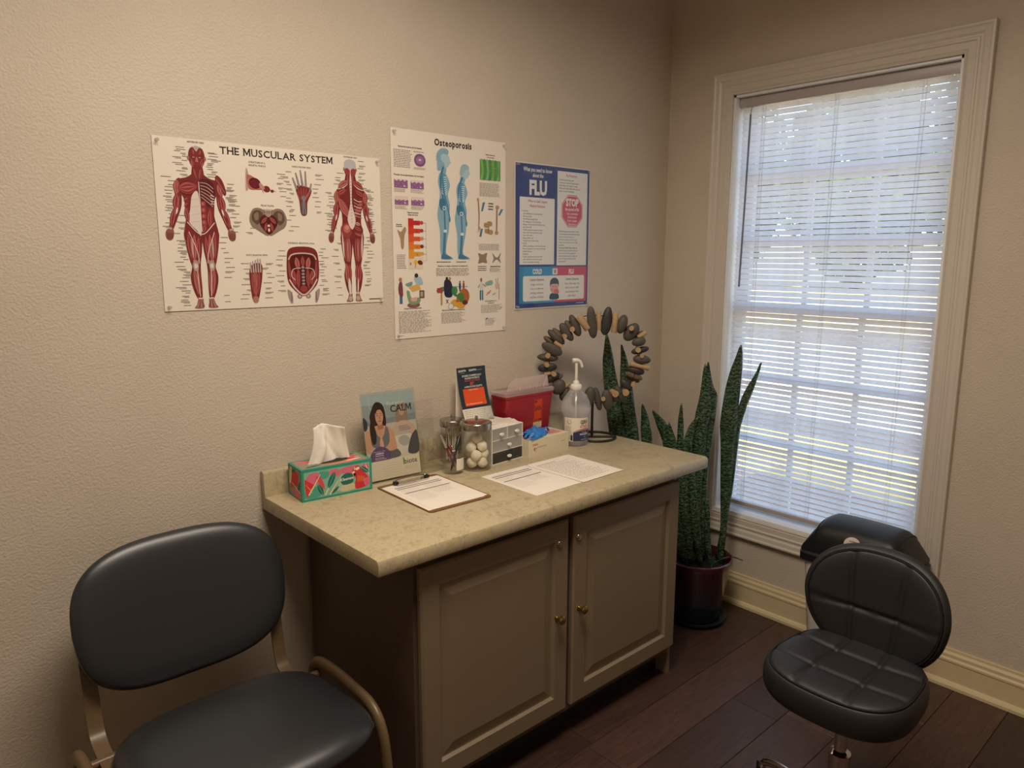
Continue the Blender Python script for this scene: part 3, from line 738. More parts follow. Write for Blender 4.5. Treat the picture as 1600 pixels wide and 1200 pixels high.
def front_art(W_, Hh):
    a = Art(); a.rect(.8, .7, W_-.8, Hh-.9, LT, 1)
    for p in ([(1.2, 6.0), (2.4, 8.6), (5, 8.9), (7, 7.2), (6.2, 5.0), (4.4, 5.4), (3, 4.2)], [(8.6, 8.2), (11, 9.2), (13, 8.2), (12.4, 6.6), (10.2, 7.2)], [(13, 8.6), (16.5, 9.3), (19.6, 8.8), (19, 7.2), (15.4, 6.4), (13.6, 7.0)]): a.blob(p, PK, 2)
    a.blob([(20.6, 8.9), (22.6, 8.9), (22.8, 7.4), (21, 7.3)], PK, 2); a.blob([(1, 1.2), (5.6, 1.0), (6.8, 3.4), (3.2, 4.8), (1, 3.6)], MT, 2); a.blob([(6, 8.9), (9, 8.6), (8.6, 6.8), (6.6, 6.6)], MT, 2)
    a.poly([(1.0, 7.4), (3.4, 5.6), (4.4, 4.8), (3.4, 3.4), (1.6, 1.2), (1.0, 4.2)], RD, 3)
    for i in range(4): a.line([(1.3+.5*i, 5.6-.5*i), (2.7+.2*i, 3.7-.4*i)], .1, '#e9a03c', 4)
    a.poly([(4.6, 7.6), (6.4, 7.4), (7.4, 4.6), (7.6, 2.8), (6.2, 4.2)], '#d44a52', 3)
    a.line([(2.2, 2.0), (5, 6.2), (6.2, 8.2)], .5, CR, 4, .2)
    leaf(a, (8.6, 3.0), (11.2, 8.4), 1.9, DT, 5, '#9fc7b4'); leaf(a, (7.0, 1.2), (5.2, 5.2), 1.5, DT, 5, '#9fc7b4')
    a.line([(7.6, 1.0), (8.8, 3.2)], .4, CR, 5); a.line([(9.2, 1.0), (12.2, 5.2)], .55, CR, 5, .2); leaf(a, (9.6, 1.0), (12.4, 3.2), .8, DT, 6)
    for i in range(4): a.line([(12.0+.3*i, 1.6), (12.6+.5*i, 5.8), (14.2+.3*i, 7.0)], .28, '#b7c7a0', 4, .15, smooth=3)
    a.blob([(13, 5.6), (14.6, 7.0), (17, 6.4), (17.2, 3.8), (15, 3.2), (13.4, 3.6)], DT, 5); a.blob([(13.4, 3.2), (17, 3.4), (18.2, 1.4), (13.2, 1.2)], '#c9c296', 4)
    a.text('Kleenex', 15.1, 4.7, 1.05, '#f2ead8', 7, bold=.012, shear=.3, rot=.05)
    a.blob([(17.0, 6.4), (17.4, 8.2), (18.4, 8.9), (19.8, 8.6), (21.0, 6.8), (22.8, 4.2), (23.0, 2.4), (21.6, 1.4), (18.2, 1.2), (17.9, 3.2), (18.2, 4.8)], RD, 6)
    a.blob([(21, 3.8), (23.1, 4.4), (23.1, 2.6), (21.6, 1.6)], '#d8657e', 7); a.ell(18.9, 7.9, .75, .5, '#f0d9c2', 7, rot=.3); a.ell(17.9, 8.1, .3, .5, '#f0d9c2', 7); a.ell(17.9, 8.2, .12, .2, '#151515', 8)
    a.blob([(17.0, 7.0), (17.8, 7.2), (17.9, 6.3), (17.5, 5.9)], '#f0d9a8', 7); a.blob([(17.4, 6.5), (18.3, 6.4), (18.2, 5.7), (17.7, 5.6)], '#15131a', 8)
    for i in range(5): a.line([(19.0+.5*i, 5.6-.15*i), (18.9+.6*i, 3.4)], .14, '#e9a03c', 8)
    leaf(a, (19.9, 8.4), (22.9, 6.0), 1.5, DT, 8, '#d7e3c8'); a.line([(21.8, 8.8), (23.0, 5.2)], .3, CR, 7)
    return a
ink_m = 'ink_matte'
front_art(24, 10.4).build('printed_front', tb, lambda u, v, h: (u-tw, -td-h-.0001, v), ink_m)
a = Art()
a.rect(.5, .6, 10.9, 9.8, '#8a8f72', 1); a.blob([(2, 3), (3.4, 7.4), (6.5, 9.2), (8.6, 8), (8, 4.6), (5, 4)], RD, 2); a.blob([(4, .8), (6.2, 3.8), (8.8, 2.6), (10.6, .9)], PK, 3); a.blob([(.7, 4), (1.6, 9), (3.2, 9.6), (2.4, 5)], CR, 2)
leaf(a, (8, 2.6), (10.4, 6.6), 1.6, DT, 4); leaf(a, (3, 8.2), (6.6, 9.6), 1.0, DT, 4); a.line([(3, 4.6), (10, 2.6)], .35, CR, 5); a.blob([(2, 1), (3.4, 3), (5.4, 1.2)], '#b07b88', 4)
a.build('printed_side', tb, lambda u, v, h: (-tw-h-.0001, td-u, v), ink_m)
a = Art()
a.rect(.8, .9, 23.2, 10.6, '#9c8a70', 1); a.blob([(1.4, 9.8), (7, 10.2), (8.4, 8.6), (4, 7.8)], PK, 2); a.blob([(9, 1.2), (13, 2.6), (18, 2.3), (17, 1.1)], '#e07a52', 2); a.blob([(14.6, 5), (18, 7.8), (21, 6.8), (19, 3.6)], RD, 2); a.blob([(16, 9.9), (20, 10.3), (22.8, 8.8), (19, 8.2)], PK, 2)
leaf(a, (17, 8.4), (22.6, 9.9), 1.3, DT, 3); leaf(a, (2, 2), (8, 3), 1.6, DT, 3); leaf(a, (16, 2.8), (22, 3.6), 1.2, '#e9c9c9', 3); a.line([(14.5, 8.2), (21.8, 5)], .4, CR, 4)
a.build('printed_top', tb, lambda u, v, h: (u-tw, v-td-.0, th+h*.5+.0001), ink_m)
# tissue sheet pulled up from the slot
ts = empty('tissue', (-1.930, -.110, HT+th-.006), tr_, 'white tissue standing up out of the teal tissue box', 'tissue')
bm = bmesh.new(); NU, NV = 18, 18; rows = []
for j in range(NV+1):
    v = j/NV; row = []
    for i in range(NU+1):
        u = i/NU*2-1
        wd_ = .076*(1-.30*v-.05*math.sin(3*v))
        x = u*wd_+.002+.016*v*(1-v)
        yy = .020*math.sin(u*2.6+v*1.6)*(.35+.7*v)+.012*math.sin(u*7+2*v)*v*(1-.4*v)
        crease = .012*max(0, 1-abs(u-.5+1.1*v)*5)-.010*max(0, 1-abs(u+.55-.5*v)*5)
        topz = .140-.016*(u+1)*.8-.012*max(0, -u-.35)*(2)
        row.append(bm.verts.new((x, yy+crease, v*topz)))
    rows.append(row)
for a_, b_ in zip(rows, rows[1:]):
    for i in range(NU): bm.faces.new((a_[i], a_[i+1], b_[i+1], b_[i]))
o = fin('tissue_sheet', bm, 'tissue', ts, True)
sm = o.modifiers.new('thickness', 'SOLIDIFY'); sm.thickness = .0012

# ---- leaflet in its acrylic stand
lc = math.atan2(-.010, .19)
LX, LY = -1.692, -.142
hd = empty('sign_holder', (LX, LY, HT), lc, 'clear acrylic sign stand holding the leaflet beside the tissue box', 'sign holder')
lean = math.radians(9)
def leanf(u, v, h): return (u, -h*math.cos(lean)+v*math.sin(lean), v*math.cos(lean)+h*math.sin(lean)*-0+.004)
def leanbox(name, u0, u1, v0, v1, h0, h1, mat, parent):
    bm = bmesh.new(); vs = [bm.verts.new(leanf(u, v, h)) for u in (u0, u1) for v in (v0, v1) for h in (h0, h1)]
    for f in ((0, 1, 3, 2), (4, 5, 7, 6), (0, 1, 5, 4), (2, 3, 7, 6), (0, 2, 6, 4), (1, 3, 7, 5)): bm.faces.new([vs[i] for i in f])
    return fin(name, bm, mat, parent)
leanbox('front_panel', -.106, .106, 0, .305, .0022, .0042, 'acrylic', hd); leanbox('back_panel', -.106, .106, 0, .305, -.003, -.001, 'acrylic', hd)
box('foot', (-.106, -.004, 0), (.106, .075, .003), 'acrylic', hd)
lf = empty('leaflet', (LX, LY, HT), lc, 'printed leaflet of a woman with folded hands in the acrylic stand', 'leaflet')
leanbox('sheet', -.102, .102, .004, .300, 0, .0004, 'paper', lf)
a = Art(); a.rect(0, 6.6, 20.4, 29.6, '#8f9c9a', 1)
a.rect(0, 6.6, 20.4, 19, '#b9b5a6', 2); a.poly([(0, 19), (20.4, 19), (20.4, 21.4), (0, 20.2)], '#7f8a8c', 2); a.poly([(0, 26), (20.4, 25), (20.4, 29.6), (0, 29.6)], '#9fb0ae', 2)
for i in range(2): a.line([(5.5+12*i+3*math.cos(t*.1), 27+4*math.sin(t*.1)) for t in range(0, 64, 4)], .25, '#abb9b6', 3)
sk1, sk2, hair, hair2 = '#c6987a', '#a87358', '#2a1d18', '#7d6753'
# blurred figure behind
a.blob([(13.2, 24.6), (15, 25.6), (16.8, 24.4), (17.3, 20), (16.6, 18), (13.2, 18), (12.4, 20.6)], '#8f7d69', 4); a.ell(15, 22.6, 1.1, 1.6, '#b99a80', 5); a.blob([(10.4, 13.6), (11, 17.4), (13.4, 19), (16.6, 19), (19, 17.4), (19.6, 14.2), (15, 13.4)], '#c3a88e', 5)
a.blob([(12.6, 18.2), (14.4, 17), (15.6, 17), (17.4, 18.2), (17, 14.8), (13, 14.8)], '#b5aca0', 6); a.blob([(9.6, 13), (12, 14.2), (17.6, 14.2), (19.4, 11), (15, 8.2), (9.4, 9.6)], '#cfc7b6', 5); a.blob([(13.2, 13.6), (16, 13.8), (17.4, 11.6), (15, 10.2), (12.8, 11.8)], '#a9a59b', 6)
a.blob([(20.4, 14.8), (18.6, 14.2), (17, 11.4), (16.2, 7.6), (20.4, 7.6)], '#4b4a4e', 7); a.blob([(0, 22), (1.4, 20.4), (1.2, 18), (0, 17.6)], '#3c3b3f', 5)
a.rect(0, 6.6, 20.4, 8.2, '#c8c2b0', 4); a.blob([(6, 8.4), (9, 10.2), (12, 9.6), (13, 7.2), (8.6, 6.8)], '#5d5e5c', 5)
# woman: hair, face, shoulders, top, arms, folded hands
a.blob([(2.6, 22.4), (4.6, 26.2), (6.4, 26.6), (8, 25.2), (8.6, 21.6), (8.4, 18.4), (6.8, 18), (4.4, 17.4), (3.4, 13.6), (2.2, 13.2), (2, 17), (2.6, 20)], hair, 8)
a.blob([(.4, 13.2), (1.6, 17), (4, 18.6), (7.6, 18.4), (10, 17), (11.4, 12.6), (11.8, 10), (9.4, 9.4), (8, 10), (5, 12), (1, 10.2)], sk1, 9)
a.blob([(4.9, 24), (6.6, 24.6), (7.6, 23), (7.5, 20.6), (6.6, 18.9), (5.5, 18.9), (4.7, 20.8)], sk1, 10); a.poly([(5.3, 19.6), (7, 19.8), (7.4, 17.4), (5, 17.2)], sk2, 9)
a.blob([(4.7, 23.8), (6.2, 25.4), (7.8, 24.4), (8.5, 21), (8.3, 18.6), (7.5, 19.4), (7.7, 22), (6.9, 23.9), (5.6, 23.9), (4.9, 22.8)], hair, 11)
for ex in (5.5, 6.9): a.line([(ex-.42, 22.15), (ex, 22.0), (ex+.42, 22.15)], .16, '#3a241c', 12); a.line([(ex-.45, 22.7), (ex+.4, 22.75)], .18, '#4a2e22', 12)
a.poly([(6.1, 21.9), (6.5, 21.9), (6.55, 20.8), (6.0, 20.8)], sk2, 11); a.lens((5.6, 20.1), (6.9, 20.15), .38, '#93493f', 12)
a.blob([(2.6, 16.4), (3.6, 18.2), (4.8, 15.6), (6.2, 14.2), (7.4, 15.6), (8.3, 18.2), (9.2, 16.2), (9.0, 12.4), (6.4, 10.6), (2.4, 12)], '#6d6f72', 10)
a.blob([(2.2, 19), (3.3, 19.6), (4.3, 17.2), (4.2, 13.4), (3, 12.4), (2.2, 14.6)], hair, 11)
a.blob([(9.5, 16.9), (11.0, 15.6), (11.8, 10.6), (11.0, 9.6), (7.2, 9.6), (6.9, 10.8), (9.8, 11.2)], sk1, 12); a.blob([(.3, 16.4), (1.5, 17.2), (1.9, 12.2), (1.6, 9.6), (.2, 10.6)], sk1, 12)
a.lens((5.7, 9.6), (6.0, 14.6), 1.1, sk1, 13); a.lens((6.4, 9.6), (6.15, 14.6), 1.0, '#d3a98c', 13); a.line([(6.1, 10), (6.08, 14.2)], .1, sk2, 14)
# violet roundel with copy, headline, logo
a.poly([(5.2+4.1*math.cos(t), max(6.6, 7.3+4.1*math.sin(t))) for t in [2*PI*i/40 for i in range(40)]], '#5f4a6b', 15)
a.text('Find your', 12.7, 25.1, 1.25, '#d7ddc9', 15); a.text('CALM', 14.8, 22.6, 2.5, '#2f2736', 16, bold=.016, sx=.95)
a.text('What if you could', 4.6, 9.6, .45, '#cdbfd0', 16); a.text('rebalance', 4.9, 8.9, .6, '#f2ecf2', 16, bold=.02); a.text('hormones', 4.8, 8.2, .55, '#e6dce6', 16, bold=.01)
rn = random.Random(2); a.dashes(3, 6.9, 7.6, 7.8, 2, '#cdbfd0', rn, 16); a.dashes(13.4, 15.6, 18.4, 17.6, 3, '#8d5d5d', rn, 15)
a.rect(0, 0, 20.4, 6.6, '#d8cdb2', 2); a.text('biote', 16.6, 4.0, 1.9, '#2d2a33', 5, bold=.008); a.lens((13.6, 6.4), (14.3, 5.4), .4, '#5f9a3c', 6); a.line([(13.75, 3.9), (13.85, 5.8)], .32, '#5f9a3c', 6)
a.text('biote', 16.6, 3.2, -1.7, '#c6baa0', 4, bold=.004)  # mirror image of the logo in the acrylic, painted as pale inverted lettering
for i in range(6): a.rect(5.4, .9+.85*i, 12.6, .98+.85*i, '#b9ad93', 4)
a.build('printed_face', lf, lambda u, v, h: leanf(u-.102, v+.004, .0005+h))

# ---- empty brochure rack
br = empty('brochure_rack', (-1.537, -.106, HT), 0, 'empty clear acrylic brochure rack between leaflet and glass jars', 'brochure rack')
ac = 'acrylic'
box('foot', (-.046, -.055, 0), (.062, .055, .003), ac, br)
bm = bmesh.new()
abox(bm, (-.046, .040, .003), (.062, .043, .245), .0008, 1); abox(bm, (-.046, -.012, .003), (.062, -.0095, .19), .0008, 1); abox(bm, (-.046, -.055, .003), (.062, -.0525, .125), .0008, 1)
fin('back_panels', bm, ac, br)
for s in (-.046, .0595): box('side_panel', (s, -.0525, .003), (s+.0025, .040, .125), ac, br)
tube('edge', [(-.046, .0415, .246), (.062, .0415, .246)], .0018, ac, br, seg=6); tube('edge', [(-.046, -.0535, .126), (.062, -.0535, .126)], .0018, ac, br, seg=6)

# ---- glass jars
def jar(loc, r, h, label, lh=.026):
    j = empty('glass_jar', (*loc, HT), 0, label, 'jar')
    lathe('body', [(0, .0), (r-.004, 0), (r, .004), (r, h-.006), (r+.001, h), (r-.002, h), (r-.0025, h-.006), (r-.0025, .007), (r-.006, .005), (0, .005)], 'jar_glass', j, 40, cap=False)
    ld = lathe('lid', [(r+.0015, h-.012), (r+.003, h-.012), (r+.003, h+lh-.016), (r+.001, h+lh-.013), (r-.004, h+lh-.0115), (0, h+lh-.0115), (0, h+lh-.0135), (r-.0035, h+lh-.0135), (r+.0015, h+lh-.018)], 'steel', j, 40, cap=False)
    lathe('knob', [(0, h+lh-.012), (.005, h+lh-.012), (.004, h+lh-.006), (.0055, h+lh), (.0065, h+lh+.004), (.005, h+lh+.008), (0, h+lh+.009)], 'chrome', ld, 16)
    return j
jar((-1.395, -.221), .053, .160, 'larger glass jar of cotton balls with steel lid')
jar((-1.406, -.090), .043, .150, 'slimmer steel lidded glass jar of white swabs behind the cotton ball jar')
# cotton balls
q = random.Random(11); me = None; R0 = .0190; placed = []
for (dx, dy, dz) in [(-.028, -.004, .023), (.006, -.030, .023), (.030, .004, .023), (.0, .028, .023), (-.002, -.001, .030), (-.022, -.022, .052), (.020, -.022, .054), (.026, .018, .053), (-.014, .024, .053), (-.028, .002, .078), (.008, -.026, .083), (.027, .010, .082), (.0, .022, .084), (.001, -.004, .107)]:
    if me is None:
        bm = bmesh.new(); bmesh.ops.create_icosphere(bm, subdivisions=3, radius=R0)
        for v in bm.verts: v.co *= 1+.06*math.sin(v.co.x*210+1)*math.sin(v.co.y*190)+.03*math.cos(v.co.z*330)
        me = bpy.data.meshes.new('cotton_ball'); bm.to_mesh(me); bm.free(); me.materials.append(M['cotton'])
        for p in me.polygons: p.use_smooth = True
    o = bpy.data.objects.new('cotton_ball', me); COL.objects.link(o); o.location = (-1.395+dx*.88, -.221+dy*.88, HT+dz+.003); o.rotation_euler = (q.uniform(0, 6), q.uniform(0, 6), 0); s = q.uniform(.97, 1.05); o.scale = (s, s, s*.95)
    tag(o, 'white cotton ball in the larger glass jar', 'cotton ball', 'cotton balls in the glass jar')
me = None
for i in range(16):
    t = i*2.4; rr_ = .0062*math.sqrt(i+.4)
    if me is None:
        bm = bmesh.new(); alathe(bm, [(0, 0), (.0022, .002), (.0026, .008), (.0013, .014), (.0013, .108), (.0026, .114), (.0022, .121), (0, .123)], 8)
        me = bpy.data.meshes.new('swab'); bm.to_mesh(me); bm.free(); me.materials.append(M['swab'])
    o = bpy.data.objects.new('cotton_swab', me); COL.objects.link(o); o.location = (-1.406+rr_*math.cos(t), -.090+rr_*math.sin(t), HT+.006)
    o.rotation_euler = (q.uniform(-.05, .05), q.uniform(-.05, .05), 0); tag(o, 'white cotton swab standing in the slimmer glass jar', 'swab', 'swabs in the glass jar')
# ---- pen cup
PC = (-1.493, -.206)
pc = empty('pen_cup', (*PC, HT), 0, 'small ribbed glass cup holding pens in front of the jars', 'cup')
bm = bmesh.new(); S = 48; rings = []
for r_, z_, rib in [(.0, 0, 0), (.033, 0, 0), (.035, .004, .4), (.0365, .02, 1), (.0375, .078, 1), (.0385, .090, 0), (.0365, .090, 0), (.0345, .078, 0), (.033, .009, 0), (0, .008, 0)]:
    rings.append([bm.verts.new((0, 0, z_))] if r_ == 0 else [bm.verts.new(((r_+rib*.0009*math.cos(2*PI*i/S*16))*math.cos(2*PI*i/S), (r_+rib*.0009*math.cos(2*PI*i/S*16))*math.sin(2*PI*i/S), z_)) for i in range(S)])
for a_, b_ in zip(rings, rings[1:]):
    for i in range(S):
        j = (i+1) % S
        if len(a_) == 1: bm.faces.new((a_[0], b_[j], b_[i]))
        elif len(b_) == 1: bm.faces.new((a_[i], a_[j], b_[0]))
        else: bm.faces.new((a_[i], a_[j], b_[j], b_[i]))
fin('glass', bm, 'jar_glass', pc, True)
bm = bmesh.new(); A = []; B = []
for i in range(9):
    t = math.radians(-118+62*i/8+10); A.append(bm.verts.new((.0392*math.cos(t), .0392*math.sin(t), .016))); B.append(bm.verts.new((.0392*math.cos(t), .0392*math.sin(t), .058)))
for i in range(8): bm.faces.new((A[i], A[i+1], B[i+1], B[i]))
fin('paper_label', bm, 'paper', pc, True)
def pen(foot, top, body, tipc, label):
    f = Vector(foot); d = Vector(top)-f; L = d.length
    p = empty('pen', (PC[0]+f.x, PC[1]+f.y, HT+f.z), 0, label, 'pen'); p.rotation_euler = d.to_track_quat('Z', 'Y').to_euler()
    lathe('barrel', [(0, 0), (.001, .001), (.0035, .012), (.0045, .016), (.0045, L*.62), (0, L*.62)], body, p, 12)
    lathe('cap', [(0, L*.62), (.0052, L*.62), (.0052, L-.004), (.003, L), (0, L)], tipc, p, 12)
    box('clip', (.0052, -.0013, L*.68), (.0068, .0013, L-.006), tipc, p)
pen((.015, .006, .012), (-.036, .022, .138), 'red_pen', 'silver_pen', 'maroon pen with silver top leaning left in glass cup')
pen((-.020, -.014, .012), (.042, .012, .128), 'navy_pen', 'navy_pen', 'dark navy pen leaning right in glass cup')
pen((.022, -.012, .012), (.004, .030, .096), 'red_pen', 'red_pen', 'short red pen sunk low in glass cup')

# ---- drawer unit
du = empty('drawer_unit', (-1.252, -.232, HT), math.radians(4.8), 'small white desktop drawer unit with frosted clear drawers and white knobs', 'drawer unit')
dw, dd, dh = .0845, .165, .138
bm = bmesh.new()
for lo, hi in (((-dw, 0, 0), (-dw+.003, dd, dh)), ((dw-.003, 0, 0), (dw, dd, dh)), ((-dw+.003, 0, dh-.003), (dw-.003, dd, dh)), ((-dw+.003, 0, 0), (dw-.003, dd, .003)), ((-dw+.003, dd-.003, .003), (dw-.003, dd, dh-.003)), ((-dw+.003, .001, .045), (dw-.003, dd-.003, .048)), ((-dw+.003, .001, .089), (dw-.003, dd-.003, .092)), ((-.0015, .001, .092), (.0015, dd-.003, dh-.003))): abox(bm, lo, hi, .0008, 1)
fin('case', bm, 'whiteplastic', du)
def drawer(x0, x1, z0, z1, mat='drawer_clear'):
    bm = bmesh.new(); y0, y1 = .0005, dd-.006; t_ = .0018
    abox(bm, (x0, y0, z0), (x1, y0+t_, z1)); abox(bm, (x0, y0+t_, z0), (x1, y1, z0+t_)); abox(bm, (x0, y0+t_, z0+t_), (x0+t_, y1, z1-.006)); abox(bm, (x1-t_, y0+t_, z0+t_), (x1, y1, z1-.006))
    d = fin('drawer', bm, mat, du)
    lathe('knob', [(0, 0), (.0035, 0), (.0035, .005), (.010, .007), (.011, .010), (.009, .013), (0, .0135)], 'whiteplastic', d, 18, ((x0+x1)/2, y0, (z0+z1)/2), (PI/2, 0, 0)).scale = (1.0, .55, 1)
drawer(-dw+.0035, -.002, .0925, dh-.0035); drawer(.002, dw-.0035, .0925, dh-.0035); drawer(-dw+.0035, dw-.0035, .0485, .0885); drawer(-dw+.0035, dw-.0035, .0035, .0445, 'smoked_drawer')
pouch = box('dark_pouch', (-.064, -.05, 0), (.064, .05, .022), pm('dark_cloth', '#2a2624', .8), bev=.006)
pouch.location = (-1.258, -.150, HT+.0056); pouch.rotation_euler = (0, 0, math.radians(4.8)); tag(pouch, 'dark flat pouch inside the bottom clear drawer', 'pouch')
# ---- cards lying on the drawer unit
for i, (dx, dy, rz, hz_) in enumerate(((.030, .060, -.42, .0015), (.022, .066, -.30, .0045))):
    c = empty('booklet', (-1.256+dx, -.232+dy, HT+dh+hz_-.0015), rz, ('lower white booklet on top of the white drawer unit', 'upper white booklet lying askew on top of the drawer unit')[i], 'booklet', 'white booklets on the drawer unit')
    loft('cover', [(rrect(.058, .036, .002), 0), (rrect(.058, .036, .002), .0026)], 'card_white', c)
    a = Art(); a.dashes(.8, .8, 10.6, 6.2, 6, '#b9b0a2', rn, 1, .25)
    a.build('printed_lines', c, lambda u, v, h: (u-.058, v-.036, .0027+h))
# ---- tent card
tc_ = empty('tent_card', (-1.290, -.060, HT+dh), math.radians(-2), 'navy and orange folded tent card on the drawer unit against the wall', 'sign')
TW, TH = .0685, .208
def curve_front(v):           # front face: steep at the top, kicking out near the foot
    t = v/TH; return -.062*(1-t)**1.0-.012*math.sin(PI*t)*-1
bm = bmesh.new(); n_ = 10; Fr = []; Bk = []
for i in range(n_+1):
    v = TH*i/n_; Fr.append([bm.verts.new((-TW, curve_front(v), v)), bm.verts.new((TW, curve_front(v), v))]); Bk.append([bm.verts.new((-TW, .006*(1-v/TH)+.0016, v)), bm.verts.new((TW, .006*(1-v/TH)+.0016, v))])
for S_ in (Fr, Bk):
    for a_, b_ in zip(S_, S_[1:]): bm.faces.new((a_[0], a_[1], b_[1], b_[0]))
bm.faces.new((Fr[-1][0], Fr[-1][1], Bk[-1][1], Bk[-1][0]))
o = fin('folded_card', bm, 'card_white', tc_, True, auto=50); sm = o.modifiers.new('thickness', 'SOLIDIFY'); sm.thickness = .0006
a = Art()
NB = 14
for i in range(NB): a.rect(0, 5.4+15.4*i/NB, 13.7, 5.4+15.4*(i+1)/NB, '#27323e', 1)
for i in range(6): a.rrect(2.0, 6.3, 12.1, 12.6, .5, '#e0531f', 2) if i == 0 else None
a.text('QULIPTA', 2.6, 19.2, .72, '#e9e4da', 3, 'c', .9, .03); a.text('(atogepant) tablets', 2.6, 18.6, .28, '#b9b6b0', 3, 'c', .8); a.text('QULIPTA', 7.6, 19.2, .72, '#e9e4da', 3, 'c', .9, .03); a.text('Complete', 10.8, 19.2, .55, '#9fa4a8', 3, 'c', .8)
a.text('ELIGIBLE COMMERCIALLY', 7.0, 17.2, .72, '#ece6da', 3, 'c', .82, .01); a.text('INSURED PATIENTS', 7.0, 16.2, .72, '#ece6da', 3, 'c', .82, .01); a.text('MAY PAY AS LITTLE AS', 7.0, 15.3, .62, '#d9543a', 3, 'c', .85, .01)
a.text('$0*', 6.8, 13.9, 1.2, '#d9543a', 3, 'c', .9, .02); a.text('A MONTH FOR QULIPTA', 7.2, 13.0, .68, '#ece6da', 3, 'c', .82, .01)
a.text('SCAN TO ENROLL', 7.0, 11.9, .45, '#f5d9c8', 4, 'c', .9); a.dashes(2.6, 6.6, 11.6, 7.3, 1, '#f0b898', rn, 4, .5)
a.dashes(.8, 1.0, 12.8, 5.0, 6, '#b3a68e', rn, 2, .28)
def tfn(u, v, h):
    v = min(v, TH); e = .002; dy = (curve_front(min(v+e, TH))-curve_front(max(v-e, 0)))/(2*e); L = math.hypot(1, dy)
    return (u-TW, curve_front(v)-(h*2+.0007)/L, v+(h*2+.0007)*dy/L)
# split tall shapes so that they follow the curve
def subdivide_art(a, step):
    nv, nf, nc = [], [], []
    for f, c in zip(a.f, a.c):
        pts = [a.v[i] for i in f]; ys_ = [p[1] for p in pts]
        if len(pts) == 4 and max(ys_)-min(ys_) > step*1.5 and len({round(p[0], 4) for p in pts}) == 2:
            x0, x1 = min(p[0] for p in pts), max(p[0] for p in pts); y0, y1 = min(ys_), max(ys_); m_ = math.ceil((y1-y0)/step)
            for i in range(m_):
                k = len(nv); ya_, yb_ = y0+(y1-y0)*i/m_, y0+(y1-y0)*(i+1)/m_
                nv += [(x0, ya_, pts[0][2]), (x1, ya_, pts[0][2]), (x1, yb_, pts[0][2]), (x0, yb_, pts[0][2])]; nf.append((k, k+1, k+2, k+3)); nc.append(c)
        else:
            k = len(nv); nv += pts; nf.append(tuple(range(k, k+len(pts)))); nc.append(c)
    a.v, a.f, a.c = nv, nf, nc; return a
bad = [i for i, f in enumerate(a.f) if len(f) > 12 and a.v[f[0]][2] == 2]
for i in bad[::-1]: del a.f[i]; del a.c[i]; del a.sh[i]
for i in range(8): a.rect(2.0, 6.3+6.3*i/8, 12.1, 6.3+6.3*(i+1)/8, '#e0531f', 2)
a.build('printed_front', tc_, tfn)

# ---- sharps container
sh = empty('sharps_container', (-1.029, -.074, HT), 0, 'red sharps container with cloudy lid and orange biohazard label behind the glove box', 'sharps container')
loft('tub', [(rrect(.108, .036, .012), 0), (rrect(.110, .038, .012), .004), (rrect(.131, .049, .014), .205), (rrect(.134, .051, .014), .207), (rrect(.134, .051, .014), .216)], 'redplastic', sh)
ld = loft('lid', [(rrect(.134, .050, .014), .216), (rrect(.138, .053, .016), .217), (rrect(.138, .053, .016), .229), (rrect(.132, .048, .014), .234)], 'lid_clear', sh)
fl_ = [(-.105, .0), (-.085, .034), (-.06, .048), (.118, .050), (.118, .0)]
slab('flap', [(x, z+.232) for x, z in fl_], -.020, -.017, 'lid_clear', ld, axis='Y')
for i in range(9): box('flap_rib', (-.062+i*.019, -.030, .233), (-.058+i*.019, -.021, .248), 'lid_clear', ld)
slab('hinge_wing', [(.090, .233), (.126, .233), (.118, .275), (.112, .275)], -.024, -.022, 'lid_clear', ld, axis='Y')
a = Art(); a.rect(0, 0, 3.9, 14.2, '#d6451f', 1); a.line([(.25, .25), (3.65, .25), (3.65, 13.95), (.25, 13.95), (.25, .25)], .12, '#2b1512', 2)
a.rect(.5, 12.1, 1.5, 13.4, '#1a1414', 2); a.line([(.7, 12.8), (1.3, 12.8)], .18, '#d6451f', 3); a.line([(1.0, 12.4), (1.0, 13.2)], .18, '#d6451f', 3)
def bio(a, cx, cy, s, col, ly):
    for k in range(3):
        t = PI/2+2*PI*k/3; ox, oy = cx+.52*s*math.cos(t), cy+.52*s*math.sin(t)
        a.line([(ox+.46*s*math.cos(t+PI+f), oy+.46*s*math.sin(t+PI+f)) for f in [(.75+(2*PI-1.5)*i/24)+PI*0 for i in range(25)]][::1], .15*s, col, ly) if False else None
        a.line([(ox+.46*s*math.cos(t+f), oy+.46*s*math.sin(t+f)) for f in [-2.45+4.9*i/24 for i in range(25)]], .17*s, col, ly)
        a.line([(cx+.12*s*math.cos(t+PI/3*0), cy+.12*s*math.sin(t)), (cx+.3*s*math.cos(t), cy+.3*s*math.sin(t))], .12*s, col, ly)
    a.line([(cx+.42*s*math.cos(2*PI*i/28), cy+.42*s*math.sin(2*PI*i/28)) for i in range(29)], .12*s, col, ly)
bio(a, 2.15, 8.4, 1.5, '#1a1414', 3)
a.text('BIOHAZARD', .95, 8.4, .5, '#1a1414', 3, 'c', .9, .02, PI/2); a.rect(2.4, .7, 3.5, 1.7, '#3a2440', 2); a.dashes(.4, .5, 2.2, 1.9, 3, '#4a1a10', rn, 2)
a.rect(0, -3.9, 3.9, -.15, '#d9cba6', 1); a.dashes(.3, -3.6, 3.6, -.4, 5, '#8a7d62', rn, 2, .3)
def shf(u, v, h):
    z_ = .091+.66*v; y_ = -.038-.011*z_/.205-h-.0006; return (.019+1.23*u, y_, z_+.004)
a.build('biohazard_label', sh, lambda u, v, h: shf(u, v, h))

